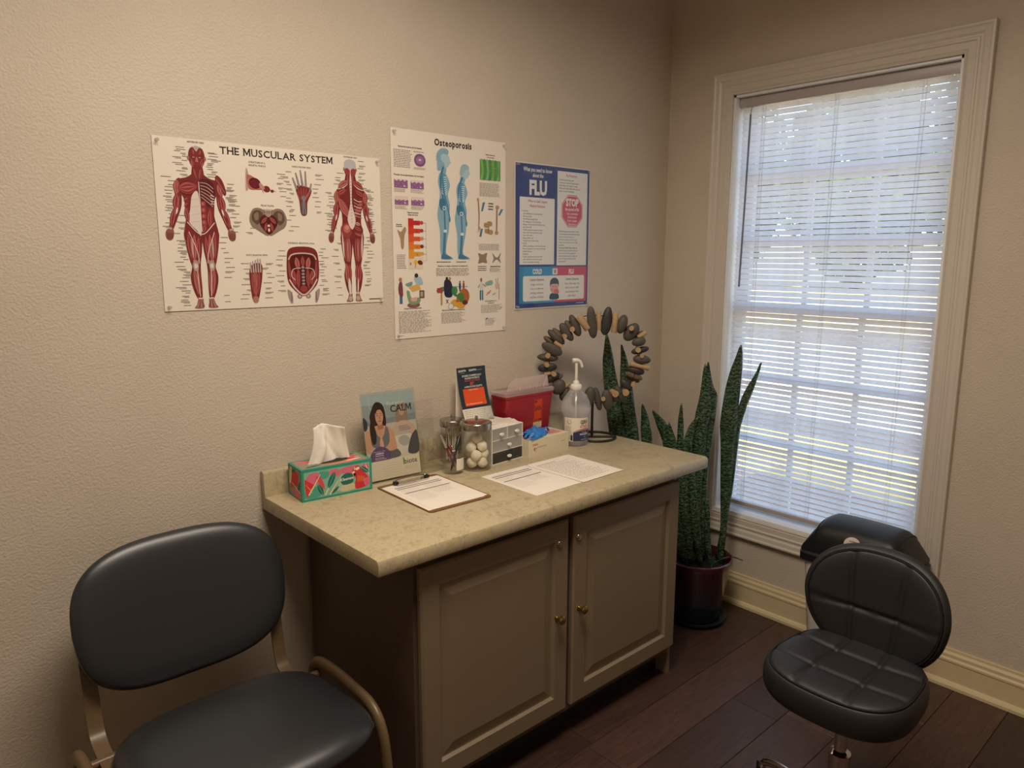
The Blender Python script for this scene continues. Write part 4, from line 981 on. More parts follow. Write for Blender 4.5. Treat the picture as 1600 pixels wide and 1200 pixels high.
# ---- glove box and the glove pulled out of it
gb = empty('glove_box', (-1.052, -.195, HT), math.radians(.5), 'cream glove dispenser box with small red logo in front of the sharps container', 'glove box')
loft('carton', [(rrect(.112, .058, .001, 1), 0), (rrect(.112, .058, .001, 1), .068)], 'glovebox', gb)
a = Art(); a.text('DASH', 3.7, 4.3, .85, '#b8323a', 1, 'c', 1.0, .03); a.rect(2.9, 2.4, 3.5, 3.5, '#b8323a', 1); a.rect(3.7, 2.9, 4.6, 3.5, '#cf8f80', 1); a.rect(3.9, 1.6, 4.1, 2.8, '#cf8f80', 1)
a.text('Nitrile Exam Gloves', 7.6, 3.3, .55, '#6d6146', 1, 'c', .9); a.text('MEDIUM', 20.2, 3.6, .5, '#8d8162', 1)
a.build('printed_front', gb, lambda u, v, h: (u*.94-.112, -.058-h-.0002, v), ink_m)
a = Art(); a.rect(14.6, 2.2, 22.6, 8.6, '#cf9a8c', 1); a.dashes(15.2, 3, 22, 8, 4, '#b3564f', rn, 2, .35); a.rect(.4, 1.2, 4, 9.8, '#d3877c', 1); a.ell(9.0, 6.2, 6, 2.6, '#37465e', 2); a.poly([(0, .1), (9.4, .1), (9.4, 1.8), (2, 2.4), (0, 2)], '#8fa0b0', 1)
a.build('printed_top', gb, lambda u, v, h: (u*.94-.112, v-.058, .0682+h), ink_m)
gl = empty('nitrile_glove', (-1.080, -.196, HT+.0692), math.radians(8), 'crumpled blue nitrile glove poking out of the glove box', 'glove')
bm = bmesh.new(); rings = []; N_ = 26; K = 14
q = random.Random(4)
for i in range(N_+1):
    t = i/N_; cx = -.058+.122*t; hz_ = .004+.024*math.sin(PI*min(1, t*1.02))**.7; hw = .012+.026*math.sin(PI*t)**.8
    rings.append([bm.verts.new((cx+.004*math.sin(j*2.1+i), -.004+hw*math.cos(PI*j/K)*(1+.08*math.sin(i*.8+j)), hz_*math.sin(PI*j/K)**.8*(1+.20*math.sin(i*.55+j*1.1)+.12*math.sin(i*.9-j*.8)))) for j in range(K+1)])
for a_, b_ in zip(rings, rings[1:]):
    for j in range(K): bm.faces.new((a_[j], a_[j+1], b_[j+1], b_[j]))
bm.faces.new(rings[0]); bm.faces.new(rings[-1])
fin('palm', bm, 'bluenitrile', gl, True)
for k, (ang, L, oy) in enumerate([(3.35, .050, -.012), (3.1, .058, -.002), (2.85, .046, .010), (-.12, .036, -.012), (.25, .030, .012)]):
    bx = -.045 if k < 3 else .045
    tube('finger', spline([(bx, oy, .013), (bx+L*.5*math.cos(ang), oy+L*.5*math.sin(ang), .014+.006*(k % 2)), (bx+L*.8*math.cos(ang), oy+L*.8*math.sin(ang), .006)], 4), .006, 'bluenitrile', gl, seg=8, sy=.55)
slab('cuff', [(-.080, -.052), (-.04, -.054), (.0, -.046), (-.01, -.034), (-.05, -.032), (-.078, -.040)], .0, .0025, 'bluenitrile', gl)

# ---- sanitizer bottle
BX, BY = -.868, -.221
sb = empty('sanitizer_bottle', (BX, BY, HT), 0, 'large clear pump bottle of hand sanitizer with blue and white label', 'bottle')
S = 40
def bsec(r, z, sq=0):
    return [((r*(1-sq*.05*math.cos(4*t)))*math.cos(t), (r*(1-sq*.05*math.cos(4*t)))*math.sin(t), z) for t in [2*PI*i/S for i in range(S)]]
bm = bmesh.new(); R = []
for r_, z_, sq in [(.047, 0, .6), (.0505, .004, .6), (.0515, .012, .4), (.0522, .100, .1), (.0528, .122, .2), (.0570, .130, .6), (.0605, .145, 1), (.0592, .160, 1.2), (.0535, .180, 1.3), (.0450, .198, 1.2), (.0350, .214, .8), (.025, .226, .3), (.0178, .232, 0), (.0175, .238, 0)]:
    R.append([bm.verts.new(p) for p in bsec(r_, z_, sq)])
for a_, b_ in zip(R, R[1:]):
    for i in range(S): bm.faces.new((a_[i], a_[(i+1) % S], b_[(i+1) % S], b_[i]))
bm.faces.new(R[0])
fin('bottle_body', bm, 'bottle', sb, True)
lathe('liquid', [(0, .003), (.046, .003), (.0485, .012), (.050, .100), (0, .100)], 'gel', sb, 32)
lathe('collar', [(0, .229), (.0215, .229), (.0235, .232), (.0235, .246), (.020, .250), (.0135, .252), (.012, .262), (.008, .266), (0, .266)], 'whiteplastic', sb, 28)
tube('dip_tube', [(0, 0, .012), (0, 0, .229)], .0035, 'whiteplastic', sb, seg=8)
ph = tube('pump_stem', [(0, 0, .266), (0, 0, .338)], .0058, 'whiteplastic', sb, seg=12)
ca = math.radians(-28)
np_ = spline([(-.017*math.cos(ca), -.017*math.sin(ca), .3475), (-.004*math.cos(ca), -.004*math.sin(ca), .349), (.008*math.cos(ca), .008*math.sin(ca), .347), (.018*math.cos(ca), .018*math.sin(ca), .338), (.025*math.cos(ca), .025*math.sin(ca), .320)], 5)
tube('nozzle', np_, .009, 'whiteplastic', ph, seg=12, rad=[.0095-.0035*k/(len(np_)-1) for k in range(len(np_))])
# label wrapped round the lower half
bm = bmesh.new(); A = []; B = []; n_ = 36; LA0, LA1 = math.radians(-192), math.radians(-66); LR = .0536
for i in range(n_+1):
    t = LA0+(LA1-LA0)*i/n_; A.append(bm.verts.new((LR*math.cos(t), LR*math.sin(t), .022))); B.append(bm.verts.new((LR*math.cos(t), LR*math.sin(t), .120)))
for i in range(n_): bm.faces.new((A[i], A[i+1], B[i+1], B[i]))
lb = fin('label', bm, 'card_white', sb, True)
a = Art(); LW = (LA1-LA0)*LR*100
def strip(a, x0, x1, f0, f1, col, ly, n=12):
    for i in range(n):
        xa, xb = x0+(x1-x0)*i/n, x0+(x1-x0)*(i+1)/n; a.poly([(xa, f0(xa)), (xb, f0(xb)), (xb, f1(xb)), (xa, f1(xa))], col, ly)
xl = LW-7.6; arch = lambda x: 3.55-.10*((x-(LW-2.6))/1.8)**2
strip(a, xl, LW, lambda x: .1, arch, '#2c3358', 2, 14); strip(a, xl, LW, lambda x: arch(x)+.12, lambda x: arch(x)+.48-.05*abs(x-LW+2.6), '#b8322f', 3, 14)
a.text('GERM', LW-2.9, 5.45, 1.2, '#26242c', 3, 'c', .82, .03); a.text('ATTACK', LW-2.9, 4.2, .95, '#c2352f', 3, 'c', .72, .03)
a.text('70% alcohol', LW-2.8, 2.75, .36, '#cfd0de', 4, 'c', .9); a.text('HAND SANITIZER', LW-2.8, 2.05, .55, '#f0eef2', 4, 'c', .68, .02); a.rect(LW-3.3, 1.1, LW-2.3, 1.75, '#e9e2e6', 4); a.text('GEL', LW-2.8, 1.22, .4, '#2c3358', 5, 'c', .9, .02); a.dashes(LW-4.4, .4, LW-1.2, .9, 1, '#a9abc0', rn, 4, .4)
a.dashes(LW-11, .6, LW-7.8, 4.9, 10, '#7c7468', rn, 2, .3); a.ell(LW-9.4, 6.0, 1.1, .8, '#c4b9a6', 2); a.rect(LW-8.6, .3, LW-7.8, 2.0, '#2a2626', 3)
a.build('label_print', lb, lambda u, v, h: ((LR+.0003+h)*math.cos(LA0+u/LR), (LR+.0003+h)*math.sin(LA0+u/LR), .022+v*1.33))

# ---- clipboard, forms and loose papers
def quad_frame(nm, A_, B_, D_, z, label, cat, group=None):
    """A near-left/top-left, B far side of top edge, D down the page"""
    ax = Vector((B_[0]-A_[0], B_[1]-A_[1])); rz = math.atan2(ax.y, ax.x)
    return empty(nm, (A_[0], A_[1], z), rz, label, cat, group)
cbz = HT
cl = empty('clipboard', (-1.682, -.346, HT), math.radians(-1.5), 'brown clipboard lying flat with blank forms clipped to it', 'clipboard')
loft('board', [(rrect(.120, .160, .012), .0), (rrect(.120, .160, .012), .004)], 'board', cl)
bm = bmesh.new(); abox(bm, (-.062, .118, .007), (.062, .152, .0085), .0005, 1); abox(bm, (-.062, .116, .0068), (.062, .119, .012), .0005, 1)
ck = fin('clip', bm, 'chrome', cl)
tube('wire_loop', spline([(-.060, .128, .010), (-.064, .142, .016), (-.02, .150, .019), (.02, .150, .019), (.064, .142, .016), (.060, .128, .010)], 4), .0026, 'chrome', ck, seg=8)
for s in (-1, 1): box('grip', (s*.062-.008, .122, .009), (s*.062+.008, .139, .019), 'blackplastic', ck, bev=.003)
def sheet(name, parent_loc, rz, w_, l_, label, group, art, t_=.0004, lift=0):
    p = empty(name, parent_loc, rz, label, 'paper', group)
    loft('sheet', [([(-w_/2, -l_/2), (w_/2, -l_/2), (w_/2, l_/2), (-w_/2, l_/2)], 0), ([(-w_/2, -l_/2), (w_/2, -l_/2), (w_/2, l_/2), (-w_/2, l_/2)], t_)], 'paper', p)
    if art: art.build('printed_lines', p, lambda u, v, h: (u-w_/2, v-l_/2, t_+.0001+h), ink_m)
    return p
def form_art():
    a = Art(); P_ = '#4a3340'
    a.rect(2.4, 25.0, 12, 25.25, '#8a7c76', 1); a.rect(1.8, 23.9, 19.6, 24.4, P_, 1); a.rect(1.8, 22.4, 19.6, 22.9, P_, 1); a.rect(1.8, 17.6, 19.6, 18.15, P_, 1)
    a.dashes(2, 18.6, 10, 22.2, 6, '#a99d95', rn, 1, .16); a.dashes(11, 18.6, 19, 22.2, 6, '#a99d95', rn, 1, .16); a.dashes(2, 9, 10.2, 17.2, 12, '#a99d95', rn, 1, .16); a.dashes(11, 12, 19, 17.2, 8, '#a99d95', rn, 1, .2); a.rect(10.55, 9, 10.6, 17.4, '#b8aca4', 1)
    return a
def letter_art():
    a = Art(); a.rect(2.2, 24.3, 12, 24.6, '#5a4d4c', 1)
    for i in range(22): a.dashes(2, 22.9-.95*i, 19.4, 23.5-.95*i, 1, ('#8f847c' if i % 3 else '#6f6460'), rn, 1, .32, .3)
    return a
sheet('form_paper', (-1.690, -.352, HT+.0043), math.radians(-2.0), .216, .280, 'under form sheet peeking out on the clipboard', 'forms on the clipboard', None)
sheet('form_paper', (-1.678, -.350, HT+.0049), math.radians(-1.2), .216, .280, 'top form sheet with three dark purple bars on the clipboard', 'forms on the clipboard', form_art())
sheet('form_paper', (-1.347, -.458, HT+.0005), math.radians(.3), .216, .279, 'loose form with dark purple bars lying on the worktop', None, form_art())
sheet('letter_paper', (-1.124, -.459, HT+.0012), math.radians(-1), .216, .279, 'lower printed sheet of the pair near the glove box', 'printed letters on the worktop', None)
sheet('letter_paper', (-1.133, -.462, HT+.0018), math.radians(1.5), .216, .279, 'upper printed sheet of text lines beside the loose form', 'printed letters on the worktop', letter_art())

# ================================================================== stone wreath on its wire stand
WCx, WCy = -.742, -.201
wr = empty('stone_wreath', (WCx, WCy, HT), math.radians(-42), 'wreath of grey river stones and wood pegs on a black wire stand', 'wreath')
tube('stand_ring', [(.086*math.cos(t)+.014, .086*math.sin(t)+.004, .0055) for t in [2*PI*i/40 for i in range(40)]], .0052, 'blackwire', wr, seg=8, closed=True)
tube('stand_bar', [(-.070, .004, .0055), (.098, .004, .0055)], .0048, 'blackwire', wr, seg=8)
tube('stand_stem', [(0, .004, .005), (0, .006, .20)], .0058, 'blackwire', wr, seg=8)
WZ = 1.228-HT; SP = .000536
tube('wire_hoop', [(.186*math.cos(t), 0, WZ+.186*math.sin(t)) for t in [2*PI*i/64 for i in range(64)]], .0018, 'blackwire', wr, seg=6, closed=True)
stones = [(510, 198, 252, 76, 97, 0), (628, 190, 226, 80, 82, 1), (745, 213, 152, 72, 74, 0), (822, 276, 160, 92, 52, 0), (878, 348, 112, 66, 14, 0), (895, 418, 142, 52, 14, 1), (908, 488, 142, 62, -6, 0), (868, 578, 142, 60, -15, 1), (852, 622, 150, 46, -20, 2), (846, 650, 130, 40, -22, 2), (790, 688, 124, 62, -42, 1), (742, 762, 132, 54, -66, 0), (645, 812, 172, 80, 99, 0), (570, 806, 192, 56, 103, 0), (505, 790, 172, 78, 84, 0), (310, 765, 122, 70, 62, 0), (258, 706, 132, 92, 58, 0), (210, 637, 132, 56, 32, 1), (170, 553, 152, 66, 6, 1), (172, 478, 168, 52, -5, 0), (203, 405, 178, 74, -27, 0), (236, 316, 168, 62, -40, 0), (315, 275, 166, 68, -54, 0), (382, 226, 182, 68, -66, 0), (248, 288, 112, 46, -46, 2), (190, 350, 120, 40, -34, 2), (400, 800, 150, 70, 80, 0), (452, 808, 120, 50, 88, 2), (330, 225, 90, 44, -60, 2), (888, 300, 90, 40, 32, 2), (700, 790, 100, 50, 110, 2), (250, 650, 110, 40, 36, 2)]
pegs = [(445, 203, 124, 60, -52, 0), (565, 187, 142, 38, 92, 0), (690, 197, 162, 48, 86, 0), (360, 250, 30, 40, -60, 1), (295, 303, 36, 34, -40, 1), (252, 372, 72, 32, -34, 0), (175, 455, 44, 40, 0, 1), (157, 528, 44, 36, 0, 1), (213, 600, 40, 38, 10, 1), (170, 603, 50, 26, 8, 0), (820, 242, 40, 36, 0, 1), (902, 296, 72, 36, 32, 0), (872, 410, 40, 40, 0, 1), (900, 458, 30, 30, 0, 1), (892, 540, 156, 40, -14, 0), (846, 683, 36, 34, 0, 1), (785, 745, 40, 52, 0, 1), (695, 755, 40, 54, 0, 1), (614, 796, 36, 34, 0, 1), (465, 772, 36, 32, 0, 1), (318, 700, 60, 30, 40, 0), (352, 742, 50, 28, 60, 0)]
q = random.Random(9)
def wpos(px_, py_): return Vector(((px_-530)*SP, 0, WZ+(490-py_)*SP))
for i, (px_, py_, L, w_, ang, kind) in enumerate(stones):
    bm = bmesh.new(); bmesh.ops.create_icosphere(bm, subdivisions=3, radius=1.0); sd = q.uniform(0, 9)
    for v in bm.verts:
        x, y, z = v.co; f = 1+.07*math.sin(2.3*x+sd)+.05*math.sin(3.1*z+sd*2)
        sx = math.copysign(abs(x)**.92, x)
        v.co = Vector((sx*L/2*SP, y*.019*(.8+.3*math.sin(sd)), z*w_/2*SP*f*1.1))
    # offset along the wire so that neighbours do not run through one another
    yo = [-.006, .008, -.001, .012][i % 4]*(1 if kind != 2 else 1.3)+(.016 if kind == 2 else 0)
    o = fin('stone', bm, ('stone', 'stone_dark', 'stone_brown')[kind], wr, True, loc=wpos(px_, py_)+Vector((0, yo, 0)), rot=(0, -math.radians(ang), 0))
for i, (px_, py_, L, w_, ang, end) in enumerate(pegs):
    bm = bmesh.new(); r_ = w_/2*SP
    if end:     # end-on peg pointing at the viewer
        alathe(bm, [(0, -.026), (r_*.92, -.026), (r_, -.023), (r_*.97, .0), (r_, .02), (0, .02)], 14, Matrix.Rotation(PI/2, 4, 'X'))
        for v in bm.verts: v.co.y -= .012*0
        o = fin('wood_peg', bm, 'peg', wr, True, auto=40, loc=wpos(px_, py_)+Vector((0, -.006, 0)), rot=(0, 0, q.uniform(-.25, .25)))
    else:
        h_ = L/2*SP
        alathe(bm, [(0, -h_), (r_*.9, -h_), (r_, -h_+.002), (r_*.95, 0), (r_, h_-.002), (r_*.9, h_), (0, h_)], 14, Matrix.Rotation(PI/2, 4, 'Y'))
        o = fin('wood_peg', bm, 'peg', wr, True, auto=40, loc=wpos(px_, py_)+Vector((0, -.002, 0)), rot=(0, -math.radians(ang), 0))

# ================================================================== snake plants
def blade(parent, base, pts, widths, yawd=0.0, fold=.25, mat='leaf'):
    """sword leaf along pts (world offsets from base), widths per point, facing yawd"""
    P = spline([Vector(p) for p in pts], 6); n_ = len(P); bm = bmesh.new(); L = []; d = Vector((math.cos(yawd), math.sin(yawd), 0)); nrm = Vector((-math.sin(yawd), math.cos(yawd), 0))
    for i, p in enumerate(P):
        t = i/(n_-1)*(len(widths)-1); k = min(int(t), len(widths)-2); f = t-k; w_ = widths[k]*(1-f)+widths[k+1]*f
        wav = .004*math.sin(i*.9)
        L.append([bm.verts.new(p-d*w_/2+nrm*(fold*w_*.5+wav)), bm.verts.new(p-d*w_*.25+nrm*fold*w_*.12), bm.verts.new(p), bm.verts.new(p+d*w_*.25+nrm*fold*w_*.12), bm.verts.new(p+d*w_/2+nrm*(fold*w_*.5-wav))])
    for a_, b_ in zip(L, L[1:]):
        for j in range(4): bm.faces.new((a_[j], a_[j+1], b_[j+1], b_[j]))
    o = fin('leaf', bm, mat, parent, True); sm = o.modifiers.new('thickness', 'SOLIDIFY'); sm.thickness = .0028; return o
def pot(loc, s, label, name='potted_snake_plant'):
    p = empty(name, loc, 0, label, 'plant')
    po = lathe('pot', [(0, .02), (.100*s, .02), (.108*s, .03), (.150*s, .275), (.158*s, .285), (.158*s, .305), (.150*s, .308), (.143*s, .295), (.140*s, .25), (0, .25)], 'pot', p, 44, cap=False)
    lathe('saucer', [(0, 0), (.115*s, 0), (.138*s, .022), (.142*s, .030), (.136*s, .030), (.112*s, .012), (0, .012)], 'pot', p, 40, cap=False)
    bm = bmesh.new(); q_ = random.Random(3); rings = [[bm.verts.new((0, 0, .262))]]
    for k in range(1, 7): rings.append([bm.verts.new((.1405*s*k/6*math.cos(t), .1405*s*k/6*math.sin(t), .256+q_.uniform(0, .012))) for t in [2*PI*i/26 for i in range(26)]])
    for i in range(26): bm.faces.new((rings[0][0], rings[1][i], rings[1][(i+1) % 26]))
    for a_, b_ in zip(rings[1:], rings[2:]):
        for i in range(26): bm.faces.new((a_[i], b_[i], b_[(i+1) % 26], a_[(i+1) % 26]))
    fin('soil', bm, 'soil', p, True)
    return p
PX, PY = -.275, -.445
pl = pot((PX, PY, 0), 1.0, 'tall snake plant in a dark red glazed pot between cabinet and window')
V = lambda x, y, z: (x-PX, y-PY, z)
FY = math.radians(-50)          # across the line of sight
blade(pl, 0, [V(-.200, -.520, .28), V(-.195, -.525, .50), V(-.196, -.524, .80), V(-.196, -.527, 1.00), V(-.183, -.536, 1.15), V(-.168, -.547, 1.275)], [.024, .030, .050, .074, .066, .046, .003], FY)
blade(pl, 0, [V(-.190, -.500, .28), V(-.170, -.53, .60), V(-.165, -.545, .88), V(-.150, -.560, 1.00), V(-.125, -.585, 1.10), V(-.100, -.609, 1.197)], [.018, .020, .024, .030, .036, .022, .002], FY, .5)
blade(pl, 0, [V(-.300, -.470, .28), V(-.295, -.440, .60), V(-.285, -.441, .88), V(-.275, -.450, 1.05), V(-.283, -.444, 1.19)], [.03, .036, .062, .070, .046, .004], FY)
blade(pl, 0, [V(-.255, -.46, .28), V(-.258, -.455, .70), V(-.245, -.465, 1.0), V(-.262, -.456, 1.10), V(-.270, -.452, 1.20)], [.024, .022, .03, .05, .022, .003], FY, .4)
blade(pl, 0, [V(-.345, -.43, .28), V(-.352, -.385, .60), V(-.352, -.380, .85), V(-.353, -.379, 1.016)], [.03, .045, .032, .026, .003], FY, .5)
blade(pl, 0, [V(-.33, -.445, .28), V(-.345, -.41, .60), V(-.325, -.405, .85), V(-.298, -.43, .955)], [.03, .05, .046, .036, .003], FY, .3)
blade(pl, 0, [V(-.345, -.42, .28), V(-.37, -.36, .60), V(-.385, -.350, .82), V(-.415, -.32, .92), V(-.446, -.295, .985)], [.03, .05, .062, .058, .040, .004], FY, .2)
blade(pl, 0, [V(-.335, -.40, .28), V(-.355, -.37, .55), V(-.375, -.36, .78), V(-.395, -.345, .93)], [.03, .05, .058, .05, .004], FY, .2)
blade(pl, 0, [V(-.250, -.50, .26), V(-.262, -.482, .42), V(-.258, -.478, .58)], [.014, .03, .026, .004], FY, .3)
blade(pl, 0, [V(-.30, -.48, .28), V(-.32, -.45, .50), V(-.33, -.43, .72), V(-.33, -.42, .86)], [.02, .04, .036, .02, .003], FY, .3)
for (a_, b_) in (((-.24, -.50, .268), (-.12, -.585, .282)), ((-.27, -.52, .265), (-.22, -.50, .30))):
    blade(pl, 0, [V(*a_), V((a_[0]+b_[0])/2, (a_[1]+b_[1])/2, .300), V(*b_)], [.006, .012, .008, .002], FY+1, .2, 'leaf_edge')
P2x, P2y = -.40, -.168
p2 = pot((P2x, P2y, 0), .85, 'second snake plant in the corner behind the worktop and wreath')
V = lambda x, y, z: (x-P2x, y-P2y, z)
blade(p2, 0, [V(-.44, -.16, .24), V(-.49, -.165, .60), V(-.530, -.165, .86), V(-.552, -.160, 1.00), V(-.578, -.145, 1.18), V(-.586, -.138, 1.325)], [.03, .05, .066, .074, .066, .046, .003], FY)
blade(p2, 0, [V(-.40, -.20, .24), V(-.45, -.21, .60), V(-.490, -.215, .86), V(-.512, -.205, 1.00), V(-.532, -.20, 1.16), V(-.548, -.192, 1.275)], [.03, .05, .060, .062, .056, .034, .003], FY)
blade(p2, 0, [V(-.37, -.21, .24), V(-.40, -.24, .55), V(-.43, -.255, .82), V(-.440, -.250, .92), V(-.455, -.245, 1.005)], [.02, .04, .050, .046, .034, .004], FY)
# ================================================================== wall posters
def poster(name, x0, x1, z0, z1, label, stock='poster'):
    p = empty(name, ((x0+x1)/2, -.0015, z0), 0, label, 'poster', None)
    w_, h_ = x1-x0, z1-z0; NX, NZ = 10, 10; bm = bmesh.new(); q_ = random.Random(len(name))
    V_ = [[bm.verts.new((-w_/2+w_*i/NX, -.0012, h_*j/NZ)) for i in range(NX+1)] for j in range(NZ+1)]
    for j in range(NZ):
        for i in range(NX): bm.faces.new((V_[j][i], V_[j][i+1], V_[j+1][i+1], V_[j+1][i]))
    o = fin('sheet', bm, stock, p); sm = o.modifiers.new('thickness', 'SOLIDIFY'); sm.thickness = .0006
    for sx, sz in ((-1, 0), (1, 0), (-1, 1), (1, 1)):
        bm = bmesh.new(); alathe(bm, [(0, 0), (.005, 0), (.005, .002), (.0028, .004), (.0026, .008), (.0046, .012), (.0046, .0135), (0, .014)], 14)
        fin('push_pin', bm, 'tack', p, True, auto=40, loc=(sx*(w_/2-.012), -.002, .012 if sz == 0 else h_-.012), rot=(PI/2, 0, 0))
    return p, (lambda u, v, h: (u-w_/2, -.0019-h, v))
rn = random.Random(21)
INK = '#2c2222'; GR = '#8d8078'
R1, R2, R3, R4 = '#7a2a2d', '#963d3b', '#b5675d', '#551a1f'; WHT, WH2 = '#dccbc0', '#b7a49b'

def muscle(a, p, q_, w_, col, ly, n=3, off=0, k=.75):
    a.lens(p, q_, w_, R4, ly, k, off=off); a.lens(p, q_, w_*.86, col, ly+1, k, off=off)
    dx, dy = q_[0]-p[0], q_[1]-p[1]; L = math.hypot(dx, dy) or 1; nx, ny = -dy/L, dx/L
    for i in range(n):
        f = (i+.5)/n-.5; o_ = off+f*w_*.8
        a.lens((p[0]+dx*.08, p[1]+dy*.08), (p[0]+dx*.92, p[1]+dy*.92), w_/n*.30, R3 if i % 2 == 0 else R1, ly+2, k, off=o_)
def figure(a, cx, top, back, s=1.0):
    """standing muscle figure 46 cm tall on the sheet, feet near v=.7"""
    X = lambda m_, x: cx+m_*x*s
    def mb(m_, pts, col, ly): a.blob([(X(m_, x), y) for x, y in pts], col, ly)
    def mm(m_, p, q_, w_, col=R2, ly=3, n=3, off=0): muscle(a, (X(m_, p[0]), p[1]), (X(m_, q_[0]), q_[1]), w_, col, ly, n, off*m_)
    for m_ in (-1, 1):
        # silhouette: torso half, arm, hand, leg, foot
        mb(m_, [(0, 39.6), (1.2, 39.2), (3.2, 37.9), (5.6, 37.2), (6.4, 35.6), (5.4, 33.6), (4.4, 32), (4.1, 29), (4.0, 27), (4.6, 24.2), (4.7, 22.4), (2.2, 21.6), (0, 22.2)], R1, 1)
        mb(m_, [(5.0, 37.4), (6.5, 36.6), (6.9, 34.4), (6.6, 31.6), (7.5, 28.6), (8.9, 24.2), (9.0, 23.2), (8.0, 23.0), (6.6, 26.0), (5.2, 29.6), (4.9, 33)], R1, 1)
        mb(m_, [(8.0, 23.4), (9.2, 23.4), (10.0, 22.3), (9.8, 20.6), (8.8, 20.1), (8.0, 20.8), (7.7, 22.2)], '#8d5650', 2)
        for f in range(4): a.line([(X(m_, 8.2+.45*f), 22.2), (X(m_, 8.25+.42*f), 20.5)], .16, R4, 4)
        a.line([(X(m_, 8.2), 23.3), (X(m_, 9.1), 23.6)], .5, WH2, 4)
        mb(m_, [(.3, 22.6), (4.7, 23), (4.7, 19), (3.9, 14.6), (3.4, 12.6), (4.0, 9.6), (3.4, 6), (2.2, 3.2), (1.1, 3.2), (.9, 7), (1.0, 11), (.8, 14), (.2, 18)], R1, 1)
        mb(m_, [(.9, 3.4), (2.1, 3.4), (2.8, 1.6), (3.4, .7), (1.6, .5), (.6, .9), (.8, 2.2)], '#9a6257', 2)
        for f in range(4): a.line([(X(m_, 1.2+.25*f), 2.4), (X(m_, .9+.62*f), .8)], .13, WH2 if f % 2 else R4, 4)
        a.line([(X(m_, 1.0), 3.4), (X(m_, 2.2), 3.5)], .4, WHT, 4)
        # arm and leg muscles
        mm(m_, (6.1, 33.4), (6.9, 28.4), 1.9, R2, 3); mm(m_, (5.4, 33), (5.9, 28.6), 1.2, R1, 3, 2)
        mm(m_, (7.0, 29.4), (8.4, 23.8), 1.5, R2, 3, 3); mm(m_, (6.1, 29.2), (8.0, 23.8), 1.2, R1, 3, 2); a.lens((X(m_, 6.2), 29.4), (X(m_, 6.8), 27.4), .5, WHT, 6)
        mm(m_, (6.0, 37.1), (6.3, 33.0), 2.0, R3, 4, 4, -.1)
    if not back:
        m_ = -1     # superficial side
        muscle(a, (cx-.3*s, 35.6), (cx-6.0*s, 34.6), 4.0, R2, 5, 6, .2); a.blob([(cx-.2, 33.4), (cx-2.0, 33.0), (cx-2.8, 29), (cx-3.4, 25.6), (cx-1.2, 22.9), (cx-.1, 22.2)], WHT, 5)
        for k in range(4): a.line([(cx-.3, 32-2.1*k), (cx-2.4-.1*k, 31.6-2.1*k)], .14, '#c2aea4', 6)
        for k in range(4): mm(-1, (3.2+.15*k, 32.2-1.4*k), (4.4-.1*k, 31.2-1.6*k), .9, R2, 5, 2)
        mm(-1, (4.1, 29.6), (3.5, 25.2), 1.3, R2, 5, 3)
        # deep side: open ribs, lifted pectoral, segmented rectus
        a.blob([(cx+.3, 37.2), (cx+3.4, 37.4), (cx+4.6, 34.6), (cx+4.0, 31), (cx+2.6, 29.8), (cx+.5, 31.8)], R4, 5)
        for k in range(6): a.line([(cx+.5, 36.6-.8*k), (cx+2.4, 36.4-1.05*k), (cx+4.2-.1*k, 35.0-1.0*k)], .26, '#b98c82', 6, smooth=3)
        for k in range(4): a.line([(cx+3.2, 33.2-.8*k), (cx+4.3, 32.8-.7*k)], .22, WHT, 7)
        a.blob([(cx+5.4, 39.0), (cx+6.9, 37.6), (cx+7.9, 34.2), (cx+7.2, 33.4), (cx+6.3, 35.4), (cx+4.9, 37.6)], R1, 6); a.line([(cx+5.2, 37.9), (cx+7.4, 34.2)], .2, R3, 7)
        for k in range(4): a.rrect(cx+.35, 29.9-1.75*k, cx+1.7, 31.4-1.75*k, .4, R2, 6); a.rrect(cx+.5, 30.2-1.75*k, cx+1.2, 31.1-1.75*k, .3, R3, 7)
        mm(1, (1.2, 24.8), (.4, 22.4), 1.4, R2, 5, 3); mm(1, (2.8, 29.4), (2.6, 23.6), 2.0, R2, 5, 4); a.line([(cx+.1, 36.8), (cx+.1, 22.6)], .22, WHT, 7); a.line([(cx-3.9, 25.4), (cx-1.4, 22.6), (cx, 22.0), (cx+1.4, 22.6), (cx+3.9, 25.4)], .26, WHT, 8, smooth=4)
        for q_ in (-1, 1):
            mm(q_, (3.7, 23.2), (3.3, 14.6), 2.0, R2, 3, 4); mm(q_, (2.2, 22), (2.6, 13.8), 1.5, R3, 4, 3); mm(q_, (1.0, 21.6), (1.5, 14.2), 1.3, R2, 3, 3); a.lens((X(q_, 3.0), 21), (X(q_, 2.9), 15), .42, WH2, 7); a.line([(X(q_, 3.6), 22.6), (X(q_, 1.6), 17), (X(q_, 1.2), 13.6)], .18, WHT, 8, smooth=4)
            a.blob([(X(q_, 1.5), 13.8), (X(q_, 2.6), 14.4), (X(q_, 3.3), 13.2), (X(q_, 2.9), 11.6), (X(q_, 1.8), 11.4)], '#a08079', 6); a.ell(X(q_, 2.35), 12.9, .5, .75, WHT, 7)
            for k in range(3): a.line([(X(q_, 1.6+.6*k), 14.6), (X(q_, 1.9+.35*k), 11.6)], .12, WHT, 8)
            mm(q_, (2.9, 12.2), (2.0, 4.4), 1.5, R3, 3, 3); mm(q_, (1.5, 11.8), (1.5, 4.6), 1.1, R2, 3, 2); a.line([(X(q_, 2.0), 11.6), (X(q_, 1.6), 4.0)], .22, WHT, 7)
        # head and face
        a.poly([(cx-1.5, 41), (cx+1.5, 41), (cx+1.9, 38), (cx-1.9, 38)], R1, 3)
        for k in (-1, 1): muscle(a, (cx+k*1.1, 41), (cx+k*.3, 37.4), .8, R2, 4, 2)
